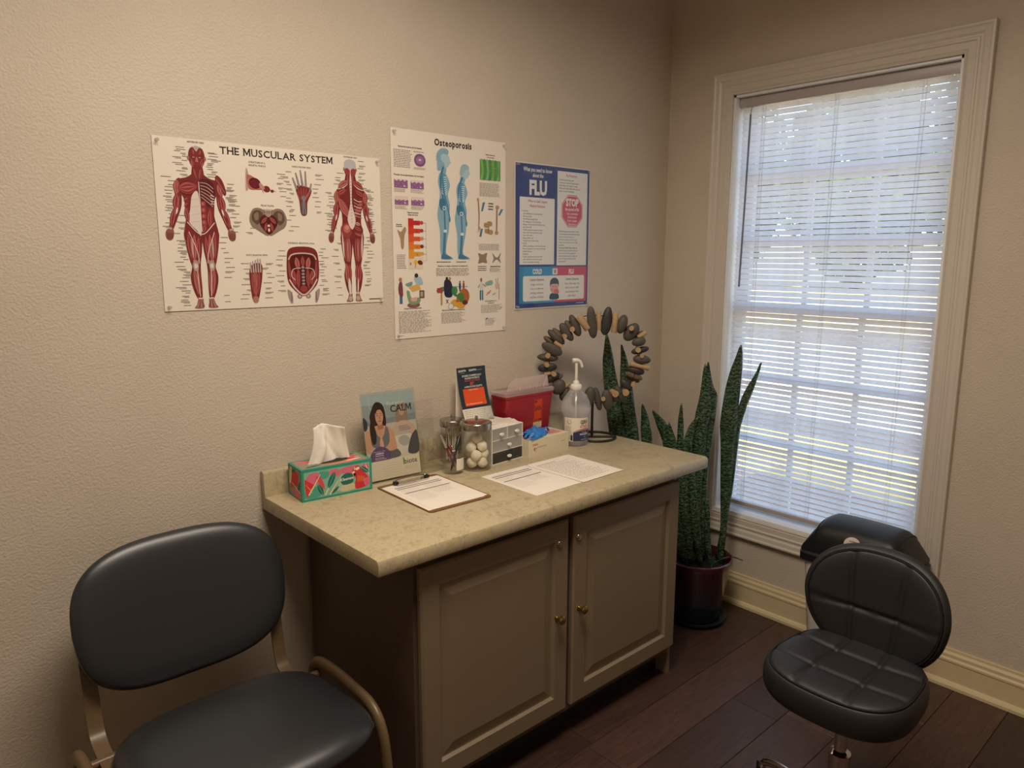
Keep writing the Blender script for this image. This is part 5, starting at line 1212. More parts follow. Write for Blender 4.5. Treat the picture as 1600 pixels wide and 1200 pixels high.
        a.blob([(cx, 46.7), (cx+1.7, 46), (cx+2.3, 44), (cx+2.0, 42), (cx+.9, 40.3), (cx, 40), (cx-.9, 40.3), (cx-2.0, 42), (cx-2.3, 44), (cx-1.7, 46)], R1, 6)
        a.blob([(cx, 45.2), (cx+.8, 46.2), (cx+1.5, 46.1), (cx, 46.8), (cx-1.5, 46.1), (cx-.8, 46.2)], WH2, 7)
        for k in (-1, 1):
            a.ell(cx+k*2.35, 43.3, .3, .6, '#a8695c', 6); muscle(a, (cx+k*.8, 44.3), (cx+k*1.1, 45.8), .9, R2, 7, 2); a.ell(cx+k*.85, 43.6, .55, .32, R4, 8); a.ell(cx+k*.85, 43.6, .3, .16, '#d9c7ba', 9); a.ell(cx+k*.85, 43.6, .12, .14, '#1c1413', 10)
            muscle(a, (cx+k*1.7, 43.4), (cx+k*.8, 41.4), .6, R2, 7, 2); muscle(a, (cx+k*1.8, 42.4), (cx+k*1.2, 40.8), .5, R3, 7, 2)
        a.poly([(cx-.22, 43.6), (cx+.22, 43.6), (cx+.42, 42.3), (cx-.42, 42.3)], R3, 8); a.lens((cx-.75, 41.5), (cx+.75, 41.5), .42, '#8f2a2d', 9); a.line([(cx-.6, 41.5), (cx+.6, 41.5)], .07, R4, 10)
    else:
        a.poly([(cx-1.5, 43.5), (cx+1.5, 43.5), (cx+2.4, 39.4), (cx-2.4, 39.4)], R1, 3)
        for k in (-1, 1):
            muscle(a, (cx+k*.9, 43), (cx+k*1.0, 39), .9, R2, 4, 2); muscle(a, (cx+k*.5, 40.4), (cx+k*4.8, 37.8), 1.8, R3 if k < 0 else R2, 4, 3, k*.3); muscle(a, (cx+k*1.6, 37.6), (cx+k*5.2, 35.4), 2.0, R2, 4, 4); muscle(a, (cx+k*4.6, 34.6), (cx+k*1.0, 28.4), 3.0 if k < 0 else 2.4, R3 if k < 0 else R2, 4, 6)
        for k in range(6): a.line([(cx+1.0, 34.6-1.1*k), (cx+2.6, 33.8-1.0*k), (cx+3.9, 34.0-1.1*k)], .24, '#b98c82' if k % 2 else WHT, 8, smooth=3)
        a.blob([(cx, 43), (cx+.4, 40), (cx+.3, 33), (cx+1.4, 27.6), (cx, 24.6), (cx-1.6, 27.8), (cx-.4, 33), (cx-.4, 40)], WHT, 8)
        for k in range(14): a.line([(cx-.2, 40-1.0*k), (cx+.25, 40.1-1.0*k)], .2, '#9c8780', 9)
        a.ell(cx-2.2, 24.2, 2.1, 2.5, R2, 5); a.ell(cx-2.0, 24.8, 1.3, 1.4, R3, 6); a.ell(cx-1.9, 25.2, .7, .7, '#cf8677', 7)
        a.ell(cx+2.1, 24.2, 2.1, 2.4, R1, 5); muscle(a, (cx+.8, 25.6), (cx+3.6, 24.2), 1.4, R2, 6, 3); muscle(a, (cx+.9, 23.4), (cx+3.7, 22.6), .9, R3, 6, 2); muscle(a, (cx+1.2, 26.8), (cx+3.2, 26.2), 1.2, WH2, 6, 1)
        for q_ in (-1, 1):
            mm(q_, (3.1, 22), (3.0, 13.8), 1.9, R2, 3, 4); mm(q_, (1.5, 22), (1.6, 13.6), 1.6, R3 if q_ < 0 else R2, 3, 3); a.lens((X(q_, 4.3), 23.6), (X(q_, 3.8), 15), .5, WHT, 6); a.line([(X(q_, 2.3), 21.6), (X(q_, 2.3), 14)], .16, WH2, 7)
            mm(q_, (2.9, 13.4), (2.4, 6.6), 1.8, R3 if q_ < 0 else R2, 4, 3); mm(q_, (1.6, 13.4), (1.7, 6.6), 1.6, R2, 4, 3); a.lens((X(q_, 2.0), 8.6), (X(q_, 1.6), 2.6), 1.1 if q_ < 0 else .5, WHT, 7); a.ell(X(q_, 1.6), 1.6, .7, .9, WH2, 5)
        a.blob([(cx, 47.3), (cx+1.9, 46.6), (cx+2.2, 44.6), (cx+1.9, 43), (cx, 42.4), (cx-1.9, 43), (cx-2.2, 44.6), (cx-1.9, 46.6)], '#b9b3b6', 6); a.blob([(cx-2.0, 44), (cx-1.0, 44.4), (cx, 43.8), (cx+1.0, 44.4), (cx+2.0, 44), (cx+1.7, 42.4), (cx-1.7, 42.4)], R2, 7); a.line([(cx, 44), (cx, 42.2)], .22, WHT, 8)
        for k in (-1, 1): a.ell(cx+k*2.25, 44.0, .3, .55, '#a8695c', 6)

# ---- muscular system
p1, f1 = poster('anatomy_poster', -2.3645, -1.636, 1.4951, 1.9806, 'wide cream poster of two red muscle figures titled THE MUSCULAR SYSTEM')
a = Art()
a.serif('THE MUSCULAR SYSTEM', 36.8, 45.3, 2.1, INK, 2, 1.08, .012)
figure(a, 11.8, 46.6, False); figure(a, 61.4, 47.2, True, .88)
for t_, x, y in (('ANTERIOR VIEW', 11.8, 47.5), ('POSTERIOR VIEW', 61.7, 47.7), ('STRUCTURE OF A', 29.6, 43.4), ('SKELETAL MUSCLE', 29.6, 42.5), ('HAND (PALMAR VIEW)', 44.1, 43.2), ('PELVIC FLOOR', 32.2, 30.8), ('POSTERIOR ABDOMINAL WALL', 42.9, 19.6), ('FOOT (PLANTAR VIEW)', 28.0, 15.8)):
    a.text(t_, x, y, .52, INK, 2, 'c', .9)
def labels(x, y0, y1, n, side, far=0):
    for i in range(n):
        y = y1+(y0-y1)*i/max(n-1, 1)+rn.uniform(-.25, .25); L = rn.uniform(1.4, 3.0); xx = x+rn.uniform(-.9, .9)
        if side < 0: xx -= L
        a.rect(xx, y-.09, xx+L*.96, y+.09, '#8f8178', 1)
        if rn.random() < .35: a.rect(xx+(0 if side > 0 else L*.3), y-.42, xx+L*.7+(0 if side > 0 else L*.3), y-.26, '#a2958b', 1)
labels(8.4, 38.8, 46.2, 13, -1); labels(4.6, 24, 37.5, 17, -1); labels(6.8, 22, 27, 4, -1); labels(7.2, 1.6, 20, 22, -1); labels(15, 38.6, 45.4, 12, 1); labels(20.2, 29, 36.5, 12, 1); labels(20.8, 22.8, 28, 6, 1); labels(17.4, 9.5, 21, 9, 1); labels(16.4, 2, 4, 2, 1)
labels(58.4, 38, 42.5, 5, -1); labels(55, 24, 36, 14, -1); labels(56.6, 3, 20, 9, -1); labels(65, 38.5, 47, 8, 1); labels(67.6, 24, 38, 20, 1); labels(66.2, 6, 22, 15, 1)
labels(40.4, 30, 41.5, 10, -1); labels(48.2, 30, 41.5, 9, 1); labels(36.4, 34, 41, 6, 1); labels(25.2, 2.6, 13.5, 8, -1); labels(30.4, 3, 13.5, 8, 1); labels(37, 5, 17.6, 9, -1); labels(49, 3.5, 18, 16, 1); labels(27.6, 22.8, 24, 2, -1); labels(38.8, 23.5, 30, 5, 1)
a.rect(67.2, 1.0, 71.6, 1.35, '#6d5f58', 1)
# skeletal muscle structure
a.blob([(26.0, 41.4), (26.6, 41), (26.8, 38), (26.4, 35.6), (25.7, 35.6)], '#b39a90', 2); a.blob([(26.2, 39.8), (28.5, 39.2), (31, 37.2), (31.4, 36), (29, 35.6), (26.6, 36.0)], R3, 3); a.ell(28.6, 37.5, 1.9, 1.6, R4, 5, rot=-.3); a.ell(28.6, 37.5, 1.5, 1.2, '#6d1f2c', 6)
a.blob([(30.2, 37.8), (31.6, 36.4), (31.2, 35.8), (30.0, 36.6)], '#c08a84', 6); a.ell(32.2, 36.0, 1.15, .95, R1, 5, rot=-.2); a.ell(34.0, 35.5, .55, .45, R1, 5); a.line([(33, 35.9), (35.2, 35.4)], .3, R3, 4, .1); a.line([(30.6, 36.2), (31.2, 34.7)], .25, R3, 4, .1)
# palmar hand
a.blob([(43.3, 28.9), (45.2, 28.9), (45.6, 32.6), (46.8, 35), (47.2, 36.6), (46, 37.4), (42.6, 37.8), (41.8, 36.4), (42.8, 33.2)], R1, 2); a.rrect(43.4, 28.8, 45.1, 33.2, .4, '#5d5a60', 3)
for x0, y0, x1, y1 in ((42.2, 36.6, 40.9, 40.0), (43.0, 37.4, 42.0, 41.6), (44.2, 37.6, 43.6, 42.5), (45.3, 37.4, 45.3, 42.3), (46.4, 35.6, 47.2, 38.6)): a.line([(x0, y0), (x1, y1)], .72, '#6f6468', 3, .45); a.line([(x0, y0), (x1, y1)], .22, '#b3a5a3', 4, .14)
for k in range(4): muscle(a, (42.4+1.1*k, 37.4), (43.6+.4*k, 34.2), .6, R2, 4, 2)
muscle(a, (46.6, 36.2), (44.6, 33), .9, R3, 5, 2); a.ell(44.3, 34.0, .8, .7, '#837b7c', 6); muscle(a, (42, 36.2), (43.6, 32.8), .7, R2, 4, 2); a.line([(43.9, 29), (44.2, 33.4)], .2, '#a08f90', 6); a.line([(44.8, 29), (44.5, 33.4)], .2, '#a08f90', 6)
# pelvis
for k in (-1, 1):
    a.blob([(32.3+k*.6, 28.8), (32.3+k*2.6, 30.2), (32.3+k*4.8, 29.8), (32.3+k*6.0, 27.2), (32.3+k*5.4, 24.8), (32.3+k*3.6, 23.6), (32.3+k*.8, 22.0), (32.3+k*.2, 22.6), (32.3+k*2.6, 25.8)], '#8b7666', 2)
    a.blob([(32.3+k*1.6, 28.4), (32.3+k*3.2, 29.6), (32.3+k*4.9, 28.8), (32.3+k*5.2, 26.6), (32.3+k*3.6, 25.2), (32.3+k*2.6, 26.6)], '#5c4a3e', 3); a.blob([(32.3+k*3.2, 29.0), (32.3+k*4.5, 28.2), (32.3+k*4.2, 26.6), (32.3+k*3.2, 27.0)], '#8a7362', 4)
a.blob([(32.3, 28.6), (34.6, 27.6), (35.2, 25.6), (33.6, 23.2), (32.3, 22.3), (31.0, 23.2), (29.4, 25.6), (30.0, 27.6)], R4, 4)
for k in (-1, 1): muscle(a, (32.3+k*.4, 27.6), (32.3+k*2.4, 25.6), 1.2, R2, 5, 3); muscle(a, (32.3+k*.7, 26), (32.3+k*1.2, 23.2), 1.0, R2, 5, 3)
a.ell(32.3, 25.0, .38, .38, '#e9c9c0', 8); a.ell(32.3, 23.7, .32, .55, '#e9c9c0', 8); a.blob([(31.2, 29.4), (33.4, 29.4), (33.2, 28.2), (32.3, 27.6), (31.4, 28.2)], '#a59184', 5)
for k in range(-2, 3): a.line([(32.3+k*.5, 28.6), (32.3+k*.6, 30.0)], .2, '#6d5a4e', 6)
# plantar foot
a.blob([(26.0, 2.2), (27.6, 2.2), (28.6, 5.6), (29.4, 10.2), (29.2, 13.4), (26.4, 13.2), (25.3, 10.8), (25.4, 6.8)], R1, 2); muscle(a, (27.2, 12.2), (27.0, 3.6), 1.7, R3, 3, 4); muscle(a, (26.1, 11.6), (26.5, 3.6), 1.1, R2, 3, 3); muscle(a, (28.5, 12), (27.6, 4.0), 1.2, R2, 3, 3); a.ell(26.9, 2.5, .95, 1.1, '#a9786a', 5)
for k in range(5): a.line([(25.9+.75*k, 10.8), (25.8+.78*k, 13.8+.35*min(k, 3))], .55, '#8c7a76', 4, .4); a.line([(25.9+.75*k, 10.8), (25.8+.78*k, 14.0+.35*min(k, 3))], .2, '#d0c2ba', 5, .15)
# posterior abdominal wall
for k in (-1, 1):
    a.blob([(43+k*4.4, 4.6), (43+k*5.6, 5.2), (43+k*5.4, 3.0), (43+k*4.6, 1.0), (43+k*3.9, 1.0), (43+k*3.9, 3.0)], '#a39089', 1); a.ell(43+k*1.5, 3.0, .85, .75, '#8c7a76', 3); a.ell(43+k*1.5, 3.0, .45, .4, '#c3b3ab', 4); a.line([(43+k*4.2, 4.4), (43+k*4.4, 1.4)], .3, '#6d5953', 3)
a.blob([(38.6, 18.0), (43, 18.8), (47.4, 18.0), (48.6, 14.6), (48.4, 8.6), (46.8, 5.6), (43, 3.0), (39.2, 5.6), (37.6, 8.6), (37.6, 14.6)], R1, 4); a.blob([(39.4, 16.2), (43, 16.8), (46.6, 16.2), (47.4, 12.8), (47, 9), (45.6, 6.2), (43, 4.4), (40.4, 6.2), (39, 9), (38.6, 12.8)], R4, 5)
a.line([(38.2, 14.6), (39.4, 16.2), (43, 16.7), (46.6, 16.2), (47.8, 14.6)], .42, '#c9b3aa', 6, smooth=4); a.line([(38.2, 8.4), (40.2, 5.4), (43, 3.4), (45.8, 5.4), (47.8, 8.4)], .5, '#d2bdb3', 7, smooth=4)
for k in (-1, 1):
    muscle(a, (43+k*2.2, 15.4), (43+k*1.6, 11.6), 1.9, R3, 6, 3); muscle(a, (43+k*1.6, 12.2), (43+k*1.8, 5.2), 1.6, R2, 6, 4); muscle(a, (43+k*3.4, 11.6), (43+k*2.8, 6.4), 2.0, R2, 6, 4); a.line([(43+k*.8, 12.0), (43+k*3.4, 11.6), (43+k*4.0, 9.6), (43+k*2.8, 8.2)], .2, WHT, 9, smooth=3); muscle(a, (43+k*4.8, 14.6), (43+k*4.4, 8), .9, R2, 6, 3)
muscle(a, (43, 15.8), (43, 12.4), 1.5, R2, 7, 3)
for k in range(6): a.ell(43, 12.2-1.05*k, .55, .36, '#9d9490', 9)
a.ell(43, 5.4, 1.3, 1.0, R2, 8)
a.build('print', p1, f1)

# ---- osteoporosis
p2_, f2 = poster('osteoporosis_poster', -1.5895, -1.0606, 1.3582, 2.0893, 'tall cream poster titled Osteoporosis with two blue skeleton figures')
a = Art()
a.serif('Osteoporosis', 27.2, 69.0, 2.35, '#241c20', 2, .86, .03, .07)
B1, B2, B3 = '#86abbd', '#3f7694', '#a9c4cd'
def lady(cx, top, lean, hs, hair):
    """side view facing right; cx at the hips"""
    S_ = (top-28.4)/39.2; Y = lambda y: 28.4+y*S_; Xh = lambda x, y: cx+x+lean*max(0, (y-22)/17)**1.5
    Pt = lambda x, y: (Xh(x, y), Y(y))
    a.blob([Pt(-2.2, 20), Pt(-2.9, 16), Pt(-1.9, 10), Pt(-1.9, 4), Pt(-1.4, 1), Pt(-1.2, 0), Pt(3.8, 0), Pt(3.6, .7), Pt(1.0, 2.2), Pt(1.2, 6), Pt(2.3, 11), Pt(2.6, 17), Pt(2.8, 20), Pt(2.0, 23.5), Pt(3.0, 27.0), Pt(1.6, 30.4), Pt(.2, 31.6), Pt(-1.6, 31), Pt(-2.4, 28), Pt(-1.7, 24)], B1, 2)
    a.blob([Pt(-.9, 31), Pt(-.7, 34), Pt(1.2, 34), Pt(1.2, 31.2)], B1, 2)
    a.ell(*Pt(.9, 35.6), 2.2, 2.6, B3, 3); a.poly([Pt(2.6, 36), Pt(3.7, 35.0), Pt(2.8, 34.4), Pt(2.0, 33.6), Pt(1, 35)], B3, 3)
    if hair:
        for k in range(11): a.ell(*Pt(.4+2.5*math.cos(1.1+k*.33), 36.4+2.5*math.sin(1.1+k*.33)), 1.05, 1.0, B1, 4)
        for k in range(4): a.ell(*Pt(-1.9, 34.6-.7*k), .9, .7, B1, 4)
    else: a.blob([Pt(-1.4, 35), Pt(-1.0, 38), Pt(1.4, 38.6), Pt(2.9, 37), Pt(1.6, 36.6), Pt(.4, 35), Pt(-.6, 33.6)], '#9bb4bb', 4)
    # spine, ribs, pelvis, bones
    a.line([Pt(.1, 33.4), Pt(-.9, 30.6), Pt(-1.2, 27.6), Pt(-.6, 24.4), Pt(-.4, 21.6), Pt(-.9, 20)], .75, B2, 4, smooth=4)
    for k in range(9): a.line([Pt(-.9, 30.2-.75*k), Pt(.4, 29.6-.8*k), Pt(1.5, 29.8-.72*k)], .26, '#dbe7e8', 5, smooth=3)
    a.blob([Pt(-1.4, 30.8), Pt(.6, 30.8), Pt(1.6, 28), Pt(1.2, 24.4), Pt(-1.2, 24.6), Pt(-1.8, 27.6)], '#5f93ac', 3)
    a.blob([Pt(-1.8, 21.6), Pt(.2, 22), Pt(1.0, 20.2), Pt(.4, 18.4), Pt(-1.0, 17.8), Pt(-1.9, 19.4)], B2, 4); a.ell(*Pt(.2, 18.6), .75, .75, '#d5e2e4', 5); a.ell(*Pt(.2, 18.6), .45, .45, B2, 6)
    a.line([Pt(.2, 18.4), Pt(.5, 10.6)], .6, B2, 4); a.ell(*Pt(.5, 10.3), .85, .55, '#d5e2e4', 5); a.line([Pt(.2, 9.8), Pt(-.4, 1.6)], .75, B2, 4); a.line([Pt(.8, 9.8), Pt(.2, 1.6)], .3, B2, 4); a.blob([Pt(-1.2, .2), Pt(-.9, 1.9), Pt(.6, 1.8), Pt(3.4, .3)], B2, 4)
    a.line([Pt(-.6, 30.2), Pt(.2, 24), Pt(1.7, 19.2), Pt(2.6, 15.4)], 1.0, '#4d86a3', 6, .55, smooth=4); a.ell(*Pt(2.6, 14.6), .45, 1.0, '#4d86a3', 6)
lady(22.4, 67.6, .0, 1, True); lady(30.4, 63.9, 1.6, 1, False)
DK = '#3b3030'; TX = '#94877c'
def hd(t_, x, y, s=.62): a.text(t_, x, y, s, DK, 3, 'c', .9, .015)
hd('Estructura interna de los huesos', 8.0, 66.9); a.dashes(1.1, 60, 8.8, 66.2, 11, TX, rn, 1, .4)
a.ell(12.1, 63.1, 2.5, 2.2, '#80547f', 2); a.ell(12.1, 63.1, 1.7, 1.4, '#9a6a94', 3); a.ell(12.1, 63.2, .6, .35, '#d9c3cf', 4); a.dashes(9.4, 65.6, 14.6, 66.2, 1, TX, rn, 1); a.dashes(9.4, 59.8, 14.4, 60.6, 2, TX, rn, 1)
hd('Proceso de envejecimiento de los huesos', 7.4, 57.3)
for x0, y0, hgt in ((1.0, 53.1, .85), (7.9, 53.1, .72), (1.1, 47.3, .55), (8.0, 47.3, .62)):
    a.rect(x0, y0, x0+5.7, y0+3.0, '#ddc9bd', 1); pts = [(x0+5.7*k/9, y0+3.0*hgt*(1+.16*math.sin(k*2.3+x0))) for k in range(10)]; a.poly([(x0, y0)]+[(x0+5.7, y0)]+pts[::-1], '#8d5f88', 2)
    for k in range(5): a.ell(x0+.8+k*1.05, y0+.5+.9*(k % 2), .35, .2, '#a97ba2', 3)
    a.ell(x0+4.3, y0+.7, .35, .3, '#dac7d6', 3); a.dashes(x0, y0-1.5, x0+5.7, y0-.2, 3, TX, rn, 1, .4)
hd('Algunas funciones', 8.6, 44.6, .55); hd('vitales del calcio', 8.6, 43.8, .55)
for k, (y, c) in enumerate(((41.2, '#c2282b'), (38.4, '#cf3a28'), (35.6, '#d9562a'), (32.8, '#de7a2c'), (30.2, '#dd982f'))):
    a.rect(6.5, y-1.6, 8.8, y+1.6, c, 2); a.rect(8.7, y-.7, 11.6, y+.85, c, 2); a.text('Ca', 10.2, y-.3, .5, '#5a1a10', 3, 'c', 1, .01)
    a.ell(12.3, y+.2, .8, .65, ('#b94a46', '#a83a3c', '#c98a6a', '#7a2f2a', '#c9a05a')[k], 4); a.rect(13.2, y, 14.2, y+.12, TX, 1)
a.line([(14.2, 41.6), (14.2, 27.8), (12.6, 27.8)], .1, TX, 1)
a.blob([(1.9, 38.6), (3.4, 38), (5.0, 39.8), (5.6, 38.6), (4.8, 36.4), (4.4, 32.4), (3.4, 32.4), (3.0, 35.6)], '#a98866', 3); a.dashes(1.4, 39.6, 4.4, 40.8, 2, DK, rn, 1); a.dashes(1.4, 25, 5.4, 30.2, 9, TX, rn, 1, .4)
a.rect(6.3, 25, 12.6, 29.0, '#e0cdb8', 1); a.ell(9.4, 27.4, .8, .8, '#d9b431', 2); a.ell(11.4, 27.2, 1.2, .8, '#6a3028', 2, rot=-.3); a.line([(9.4, 27), (9.2, 25.4)], .4, '#c98f3a', 2); a.ell(7.2, 26.8, .4, .6, '#b98a80', 2)
# lifestyle sketches, lower left
a.blob([(2.2, 20.2), (3.2, 20.6), (3.6, 18.4), (3.6, 15.4), (2.2, 15.6), (1.7, 18)], '#7a3f4e', 3); a.ell(2.7, 21.2, .7, .8, '#b27a4e', 4); a.rect(2.2, 12.6, 3.4, 15.6, '#3f6a8c', 2)
a.poly([(6, 18.6), (10.6, 19.6), (11.6, 17.6), (7.8, 16.8)], '#d8a95c', 2); a.ell(9.6, 22.6, .8, .8, '#3c2a26', 3); a.blob([(8.6, 22), (11.4, 22), (12.4, 19.4), (9.6, 19.6)], '#9fbcc4', 2); a.blob([(4.8, 19.6), (7.6, 20.4), (7.6, 19.2), (5.8, 18.8)], '#6f9a9a', 2)
a.blob([(5.2, 16.8), (6.4, 17), (7.4, 14.6), (11, 14.6), (10.6, 12.6), (6.6, 12.4)], '#7d9a72', 3); a.ell(8.2, 12.0, 2.8, 1.0, '#8c5550', 2); a.rect(10.8, 14.4, 13.0, 17.2, '#6b4a3a', 3); a.rect(11.2, 14.9, 12.4, 16.7, '#aa9a90', 4); a.blob([(7.0, 14.4), (9.6, 14.8), (9.4, 13.4), (7.4, 13.4)], '#d4a49a', 4)
hd('Causas de la osteoporosis', 7.8, 10.6, .58); a.dashes(1.6, 1.9, 16.2, 10.0, 18, TX, rn, 1, .36)
a.dashes(1.2, .9, 4, 1.3, 1, TX, rn, 1)
# centre
a.dashes(18.8, 27.1, 25.6, 27.7, 1, DK, rn, 1, .5, .1); a.dashes(28.0, 27.1, 33.2, 27.7, 1, DK, rn, 1, .5, .1); hd('Cambios en la imagen corporal por la osteoporosis', 26.3, 25.7, .56); a.dashes(18.5, 22.2, 34.3, 25.2, 6, TX, rn, 1, .42, .1)
a.blob([(22.4, 20.6), (24.4, 20.8), (25.8, 19), (25.8, 14.6), (22.6, 14.6), (22.0, 18)], '#23263f', 4); a.ell(23.4, 21.2, .6, .7, '#33231e', 5); a.ell(24.8, 21.2, .55, .6, '#b28a5c', 5); a.blob([(19.2, 17.6), (23, 18.4), (27.8, 18), (28, 15.6), (24, 16.6), (19, 16.4)], '#3f8a4e', 3)
a.rect(18.8, 16, 21.4, 17.8, '#a53d3e', 4); a.rect(20.4, 11.4, 21.2, 16, '#b98a5c', 3); a.line([(26.4, 18.2), (33.4, 18)], .25, '#6f9fae', 3)
for x, c in ((29.6, '#2f3452'), (31.4, '#a3323c')): a.rect(x-.45, 17.2, x+.45, 19.4, c, 4); a.ell(x, 19.9, .35, .4, '#7a4a38', 5); a.rect(x-.3, 16.4, x+.3, 17.2, '#2d2a33', 4)
a.ell(31.6, 14.4, 2.6, 3.0, '#a8652f', 4); a.ell(29.8, 14.0, 1.9, 1.8, '#477a35', 5); a.ell(27.0, 12.0, 1.9, 1.3, '#d2a43a', 5); a.ell(30.0, 11.0, 2.2, 1.2, '#d99a34', 5); a.ell(32, 12, 1.4, .9, '#5c2f22', 6); a.ell(28.4, 12.8, .9, .7, '#c45328', 6); a.ell(25.2, 10.8, 1.2, 1.1, '#e6dcc9', 5); a.line([(25.2+1.2*math.cos(t*.4), 10.8+1.1*math.sin(t*.4)) for t in range(17)], .15, '#5d6a7c', 6); a.blob([(26, 18), (27.4, 16), (28.6, 14.4), (27, 14.6), (25.6, 16)], '#3f7a44', 4)
a.line([(23, 12), (24, 13.4)], .3, '#7a2f2e', 4); a.line([(23, 13.4), (24, 12)], .3, '#7a2f2e', 4)
hd('Ejercicio para prevenir la osteoporosis', 26.4, 9.2, .56); a.dashes(20.6, 4.4, 32.8, 8.7, 10, TX, rn, 1, .36)
# right column
hd('Células óseas vistas', 45.0, 67.6, .5); hd('al microscopio', 45.2, 66.7, .5)
a.rect(39.8, 58.4, 50.2, 65.9, '#5f9a4c', 2)
for k in range(7): a.blob([(40+1.4*k, 58.6), (40.8+1.4*k, 61.4), (40.2+1.45*k, 65.7), (41.0+1.4*k, 65.7), (41.5+1.3*k, 61.6), (40.9+1.4*k, 58.6)], ('#7fb45f', '#4a8a48', '#8cb98a', '#3f7f5a')[k % 4], 3)
for k in range(5): a.line([(40.4+rn.uniform(0, 6), 59+rn.uniform(0, 6)), (44+rn.uniform(0, 5), 60+rn.uniform(0, 5))], .12, '#b08a4c', 4)
a.dashes(39.6, 52.2, 50.2, 57.4, 12, TX, rn, 1, .4, .12); a.dashes(44, 47, 46.6, 50.2, 3, DK, rn, 1, .5, .1)
a.line([(38.9, 50.8), (39.3, 45), (39.1, 41)], .7, '#a4765e', 3, .5, smooth=4); a.ell(38.8, 50.8, .6, .7, '#b98f72', 4)
for k in range(4): a.line([(39.1, 41.4), (38.6+.7*k, 38.4+.3*(k % 2))], .3, '#b08a72', 4, .18)
a.line([(48.4, 47.8), (48.2, 39)], .8, '#a47a62', 3); a.ell(48.6, 48.4, 1.0, .8, '#b58d70', 4); a.ell(48.2, 38.6, .95, .8, '#b58d70', 4)
for x0, y0, x1, y1 in ((41.3, 50.0, 40.4, 46.6), (50.6, 47.8, 49.2, 45.4), (39.4, 37.0, 40.4, 40.0)):
    for k in range(5): a.line([(x0+.22*k, y0), (x1+.15*k, y1)], .2, '#3f7c94', 4)
for x, y in ((43.0, 41.4), (44.6, 42.0), (43.4, 39.2), (45.0, 38.8)): a.blob([(x-1.2, y+.7), (x, y+.9), (x+1.2, y+.6), (x+1.0, y-.8), (x-1.1, y-.7)], '#a98a58', 4)
a.line([(44.2, 41), (43.8, 38.4)], .3, '#8c3a34', 5); a.dashes(39.1, 31.8, 50, 34.4, 5, TX, rn, 1, .4, .12)
a.blob([(38.8, 30.7), (41, 30.2), (43.2, 30.8), (42.8, 28.8), (43.1, 26.9), (41, 27.2), (38.8, 26.8), (39.2, 28.8)], '#8f7a62', 3); a.blob([(46.0, 30.8), (48.2, 29.0), (50.4, 30.8), (49.8, 28.8), (50.4, 26.9), (48.2, 28.3), (46.0, 26.9), (46.6, 28.8)], '#8f7d72', 3)
for k in range(3): a.dashes(38.6, 25.4-.75*k, 43, 25.9-.75*k, 1, DK, rn, 1, .6, .1)
a.dashes(45, 25.2, 50.6, 25.9, 1, DK, rn, 1, .6, .1); a.dashes(44.6, 23.4, 50.6, 25, 4, TX, rn, 1, .4)
a.blob([(39.4, 19), (40.8, 19.2), (41.2, 16.4), (39.6, 16.4)], '#c6d2d2', 3); a.ell(40.2, 20.4, .5, .8, '#8d6a58', 4); a.rect(39.4, 12.6, 40.2, 16.4, '#3f6f92', 3); a.rect(40.5, 12.6, 41.2, 16.4, '#3f6f92', 3); a.line([(39.4, 18.6), (38.6, 17.4)], .4, '#b08672', 4); a.line([(40.9, 18.8), (42.6, 17.8)], .4, '#b08672', 4)
a.blob([(42.4, 19.4), (45.6, 20.2), (46, 18.6), (42.8, 18.2)], '#86aaa4', 3); a.line([(47.6, 20.8), (48.4, 17.8)], .35, '#a98a76', 3); a.line([(48.8, 21), (48.6, 17.4)], .35, '#a98a76', 3); a.line([(49.6, 18.6), (49.4, 12.4)], .3, '#a5705e', 3); a.blob([(47.4, 18.6), (49.2, 19), (49.6, 17.2), (48, 16.6)], '#c9b5a2', 3)
for k in range(6): a.ell(43.0+.75*(k % 3)+.4*(k//3), 14.6+.7*(k//3)+.4*(k % 3), .3, .22, '#a5424a', 4)
a.line([(46, 14.4), (47.6, 15.2)], .4, '#86aab4', 3); hd('Factores genéticos de la', 45.1, 11.9, .5); hd('osteoporosis', 45.1, 11.1, .5); a.dashes(40, 7.4, 51.4, 10.7, 7, TX, rn, 1, .36); a.dashes(42.2, 2.4, 47.6, 5.4, 6, '#8fa0ae', rn, 1, .4); a.line([(42.4, 5), (43.4, 5.4)], .4, '#33404e', 2)
a.build('print', p2_, f2)

# ---- flu poster in a plastic sleeve
p3, f3 = poster('flu_poster', -1.0124, -.5644, 1.4369, 2.0272, 'blue flu poster with red STOP octagon above the stone wreath')
a = Art(); NV = '#2c3a78'; TL = '#1f86a8'; RF = '#c9495c'; PW = '#e6e2da'
a.rect(.5, .5, 44.3, 58.5, NV, 1)
a.text('What you need to know', 13.0, 55.6, 1.65, PW, 3, 'c', .72, .025); a.text('about the', 13.0, 53.5, 1.55, PW, 3, 'c', .75, .025); a.text('FLU', 13.1, 46.7, 5.6, PW, 3, 'c', .80, .05)
a.rect(2.8, 18.3, 22.8, 45.4, PW, 2); a.rect(24.4, 17.9, 43.0, 57.0, PW, 2)
a.text('When to Seek Urgent', 12.8, 43.4, 1.15, '#c0455a', 3, 'c', .78, .02); a.text('Medical Attention', 12.8, 41.5, 1.15, '#c0455a', 3, 'c', .78, .02)
BK = '#3d3a44'
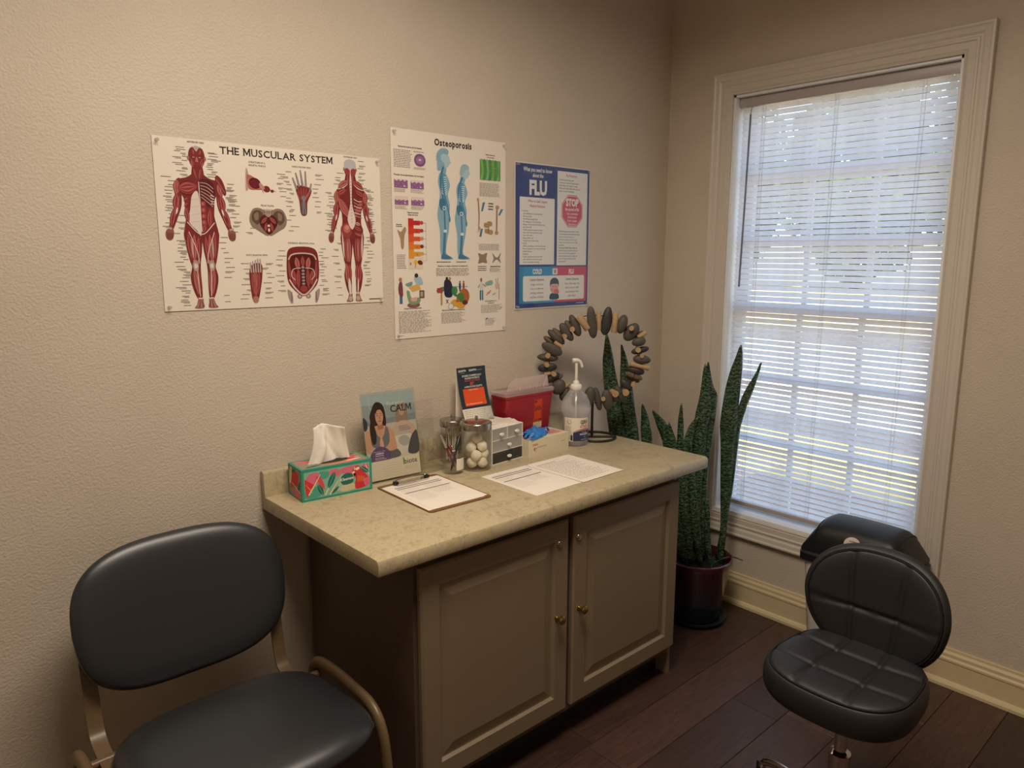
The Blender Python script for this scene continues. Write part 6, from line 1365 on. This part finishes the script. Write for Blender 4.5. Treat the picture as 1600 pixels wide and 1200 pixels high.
lines_ = ['In Children', 'Fast breathing or trouble breathing', 'Bluish skin color', 'Not drinking enough fluids', 'Not waking up or not interacting', 'Being so irritable that the child does not', 'want to be held', 'Flu-like symptoms improve but then', 'return with fever and worse cough', 'Fever with a rash', 'Being unable to eat', 'Having no tears when crying', 'In Adults', 'Difficulty breathing or shortness of breath', 'Pain or pressure in the chest or abdomen', 'Sudden dizziness', 'Confusion', 'Flu-like symptoms improve but then', 'return with fever and worse cough', 'Severe or persistent vomiting']
for i, t_ in enumerate(lines_): a.text(t_, 4.0 if i in (0, 12) else 4.6, 39.6-1.08*i, .70, BK, 3, 'l', .80, .008)
a.text('Flu Prevention', 33.0, 54.9, 1.05, '#c0455a', 3, 'c', .8, .02)
for i, t_ in enumerate(['Get vaccinated every year', 'Cover your nose and mouth with a', 'tissue when you cough or sneeze', 'Wash your hands often with soap and', 'water or use hand sanitizer']): a.text(t_, 25.4, 53.2-1.15*i, .75, BK, 3, 'l', .82, .01)
oc = [(33.6+7.1*math.cos(PI/8+k*PI/4), 40.8+7.3*math.sin(PI/8+k*PI/4)) for k in range(8)]; a.poly(oc, RF, 3); oc = [(33.6+6.75*math.cos(PI/8+k*PI/4), 40.8+6.95*math.sin(PI/8+k*PI/4)) for k in range(8)]; a.poly(oc, PW, 4); oc = [(33.6+6.5*math.cos(PI/8+k*PI/4), 40.8+6.7*math.sin(PI/8+k*PI/4)) for k in range(8)]; a.poly(oc, RF, 5)
a.text('STOP', 33.6, 43.0, 3.0, PW, 6, 'c', .78, .05); a.text('the spread of flu!', 33.6, 41.0, 1.25, PW, 6, 'c', .74, .03)
for i, t_ in enumerate(['Get vaccinated', 'Wash hands', 'Cover coughs', 'Stay home']): a.text(t_, 33.6, 39.3-1.45*i, 1.0, PW, 6, 'c', .82, .01)
for i, t_ in enumerate(['Avoid touching your eyes, nose or mouth', 'Try to avoid close contact with sick people', 'If you are sick stay home for at', 'least 24 hours after your fever is gone', 'except to get medical care or for other', 'necessities', 'Practice good health habits. Clean and', 'disinfect frequently touched surfaces at', 'home, work or school, get plenty of', 'sleep, be physically active, manage your', 'stress, drink plenty of fluids and eat', 'nutritious food']): a.text(t_, 25.4, 31.9-1.15*i, .78, BK, 3, 'l', .70, .014 if i in (0, 1, 6) else .004)
a.rect(2.7, 2.3, 23.4, 17.4, '#2f8fc0', 2); a.rect(23.4, 2.3, 43.4, 17.4, RF, 2); a.rect(2.7, 2.3, 5.0, 17.4, TL, 3)
a.text('COLD', 13.0, 14.5, 2.0, PW, 4, 'c', .72, .05); a.text('FLU', 33.6, 14.3, 2.0, PW, 4, 'c', .72, .05); a.rect(22.0, 14.1, 25.0, 16.6, PW, 4); a.text('VS', 23.5, 14.6, 1.5, '#26242c', 5, 'c', .7, .04)
a.rrect(4.8, 3.2, 42.0, 13.6, .9, PW, 4)
a.text('Common Symptoms', 12.8, 11.6, 1.0, BK, 5, 'c', .72, .02); a.text('Common Symptoms', 34.2, 11.6, 1.0, BK, 5, 'c', .72, .02)
for i, (l_, r_) in enumerate((('Cough, sore throat', 'Fever, chills, cough, sore'), ('runny or stuffy nose', 'throat, runny or stuffy'), ('sneezing, hoarseness', 'nose, headache, body'), ('mild fever and fatigue', 'aches, fatigue'))): a.text(l_, 12.8, 9.7-1.75*i, .92, BK, 5, 'c', .74, .006); a.text(r_, 34.2, 9.7-1.75*i, .92, BK, 5, 'c', .74, .006)
# plain drawing of a child holding a tissue
a.blob([(20.6, 3.6), (25.6, 3.6), (25.8, 5.4), (24.4, 6.2), (21.8, 6.2), (20.5, 5.4)], '#2f4a52', 5); a.ell(23.2, 8.2, 2.5, 2.2, '#dba096', 6); a.blob([(20.6, 8.8), (20.8, 11.6), (23.2, 12.8), (25.6, 11.6), (25.9, 8.8), (25.0, 10.0), (21.6, 10.0)], '#3b4048', 7)
for k in (-1, 1): a.line([(23.2+k*1.0-.35, 8.9), (23.2+k*1.0+.35, 8.9)], .18, '#3b2f30', 7)
a.blob([(22.8, 7.6), (25.4, 7.8), (26.0, 6.2), (23.6, 6.0)], '#d3766f', 8); a.ell(21.7, 7.6, .5, .35, '#c97a72', 7)
a.dashes(37, 1.2, 42, 1.8, 1, '#c9d0e0', rn, 3, .5, .1)
a.build('print', p3, f3)
slv = box('plastic_sleeve', (-.2275, -.0042, -.003), (.2275, -.0038, .5935), 'sleeve', p3)

# ---- round sticker on the bin lid
a = Art(); a.ell(3.1, 3.1, 3.1, 3.1, '#d9cfbb', 1, 36); a.dashes(1.9, 4.0, 4.9, 4.7, 1, '#5a5148', rn, 2, .6); a.dashes(1.2, 1.4, 5.0, 3.6, 4, '#a59a88', rn, 2, .3)
bpy.data.objects['swing_lid'].name = 'swing_lid'
a.build('sticker', lid, lambda u, v, h: lid_pt(.002-(u-.031), .574+(v-.031)*.78, .0012+h*3))
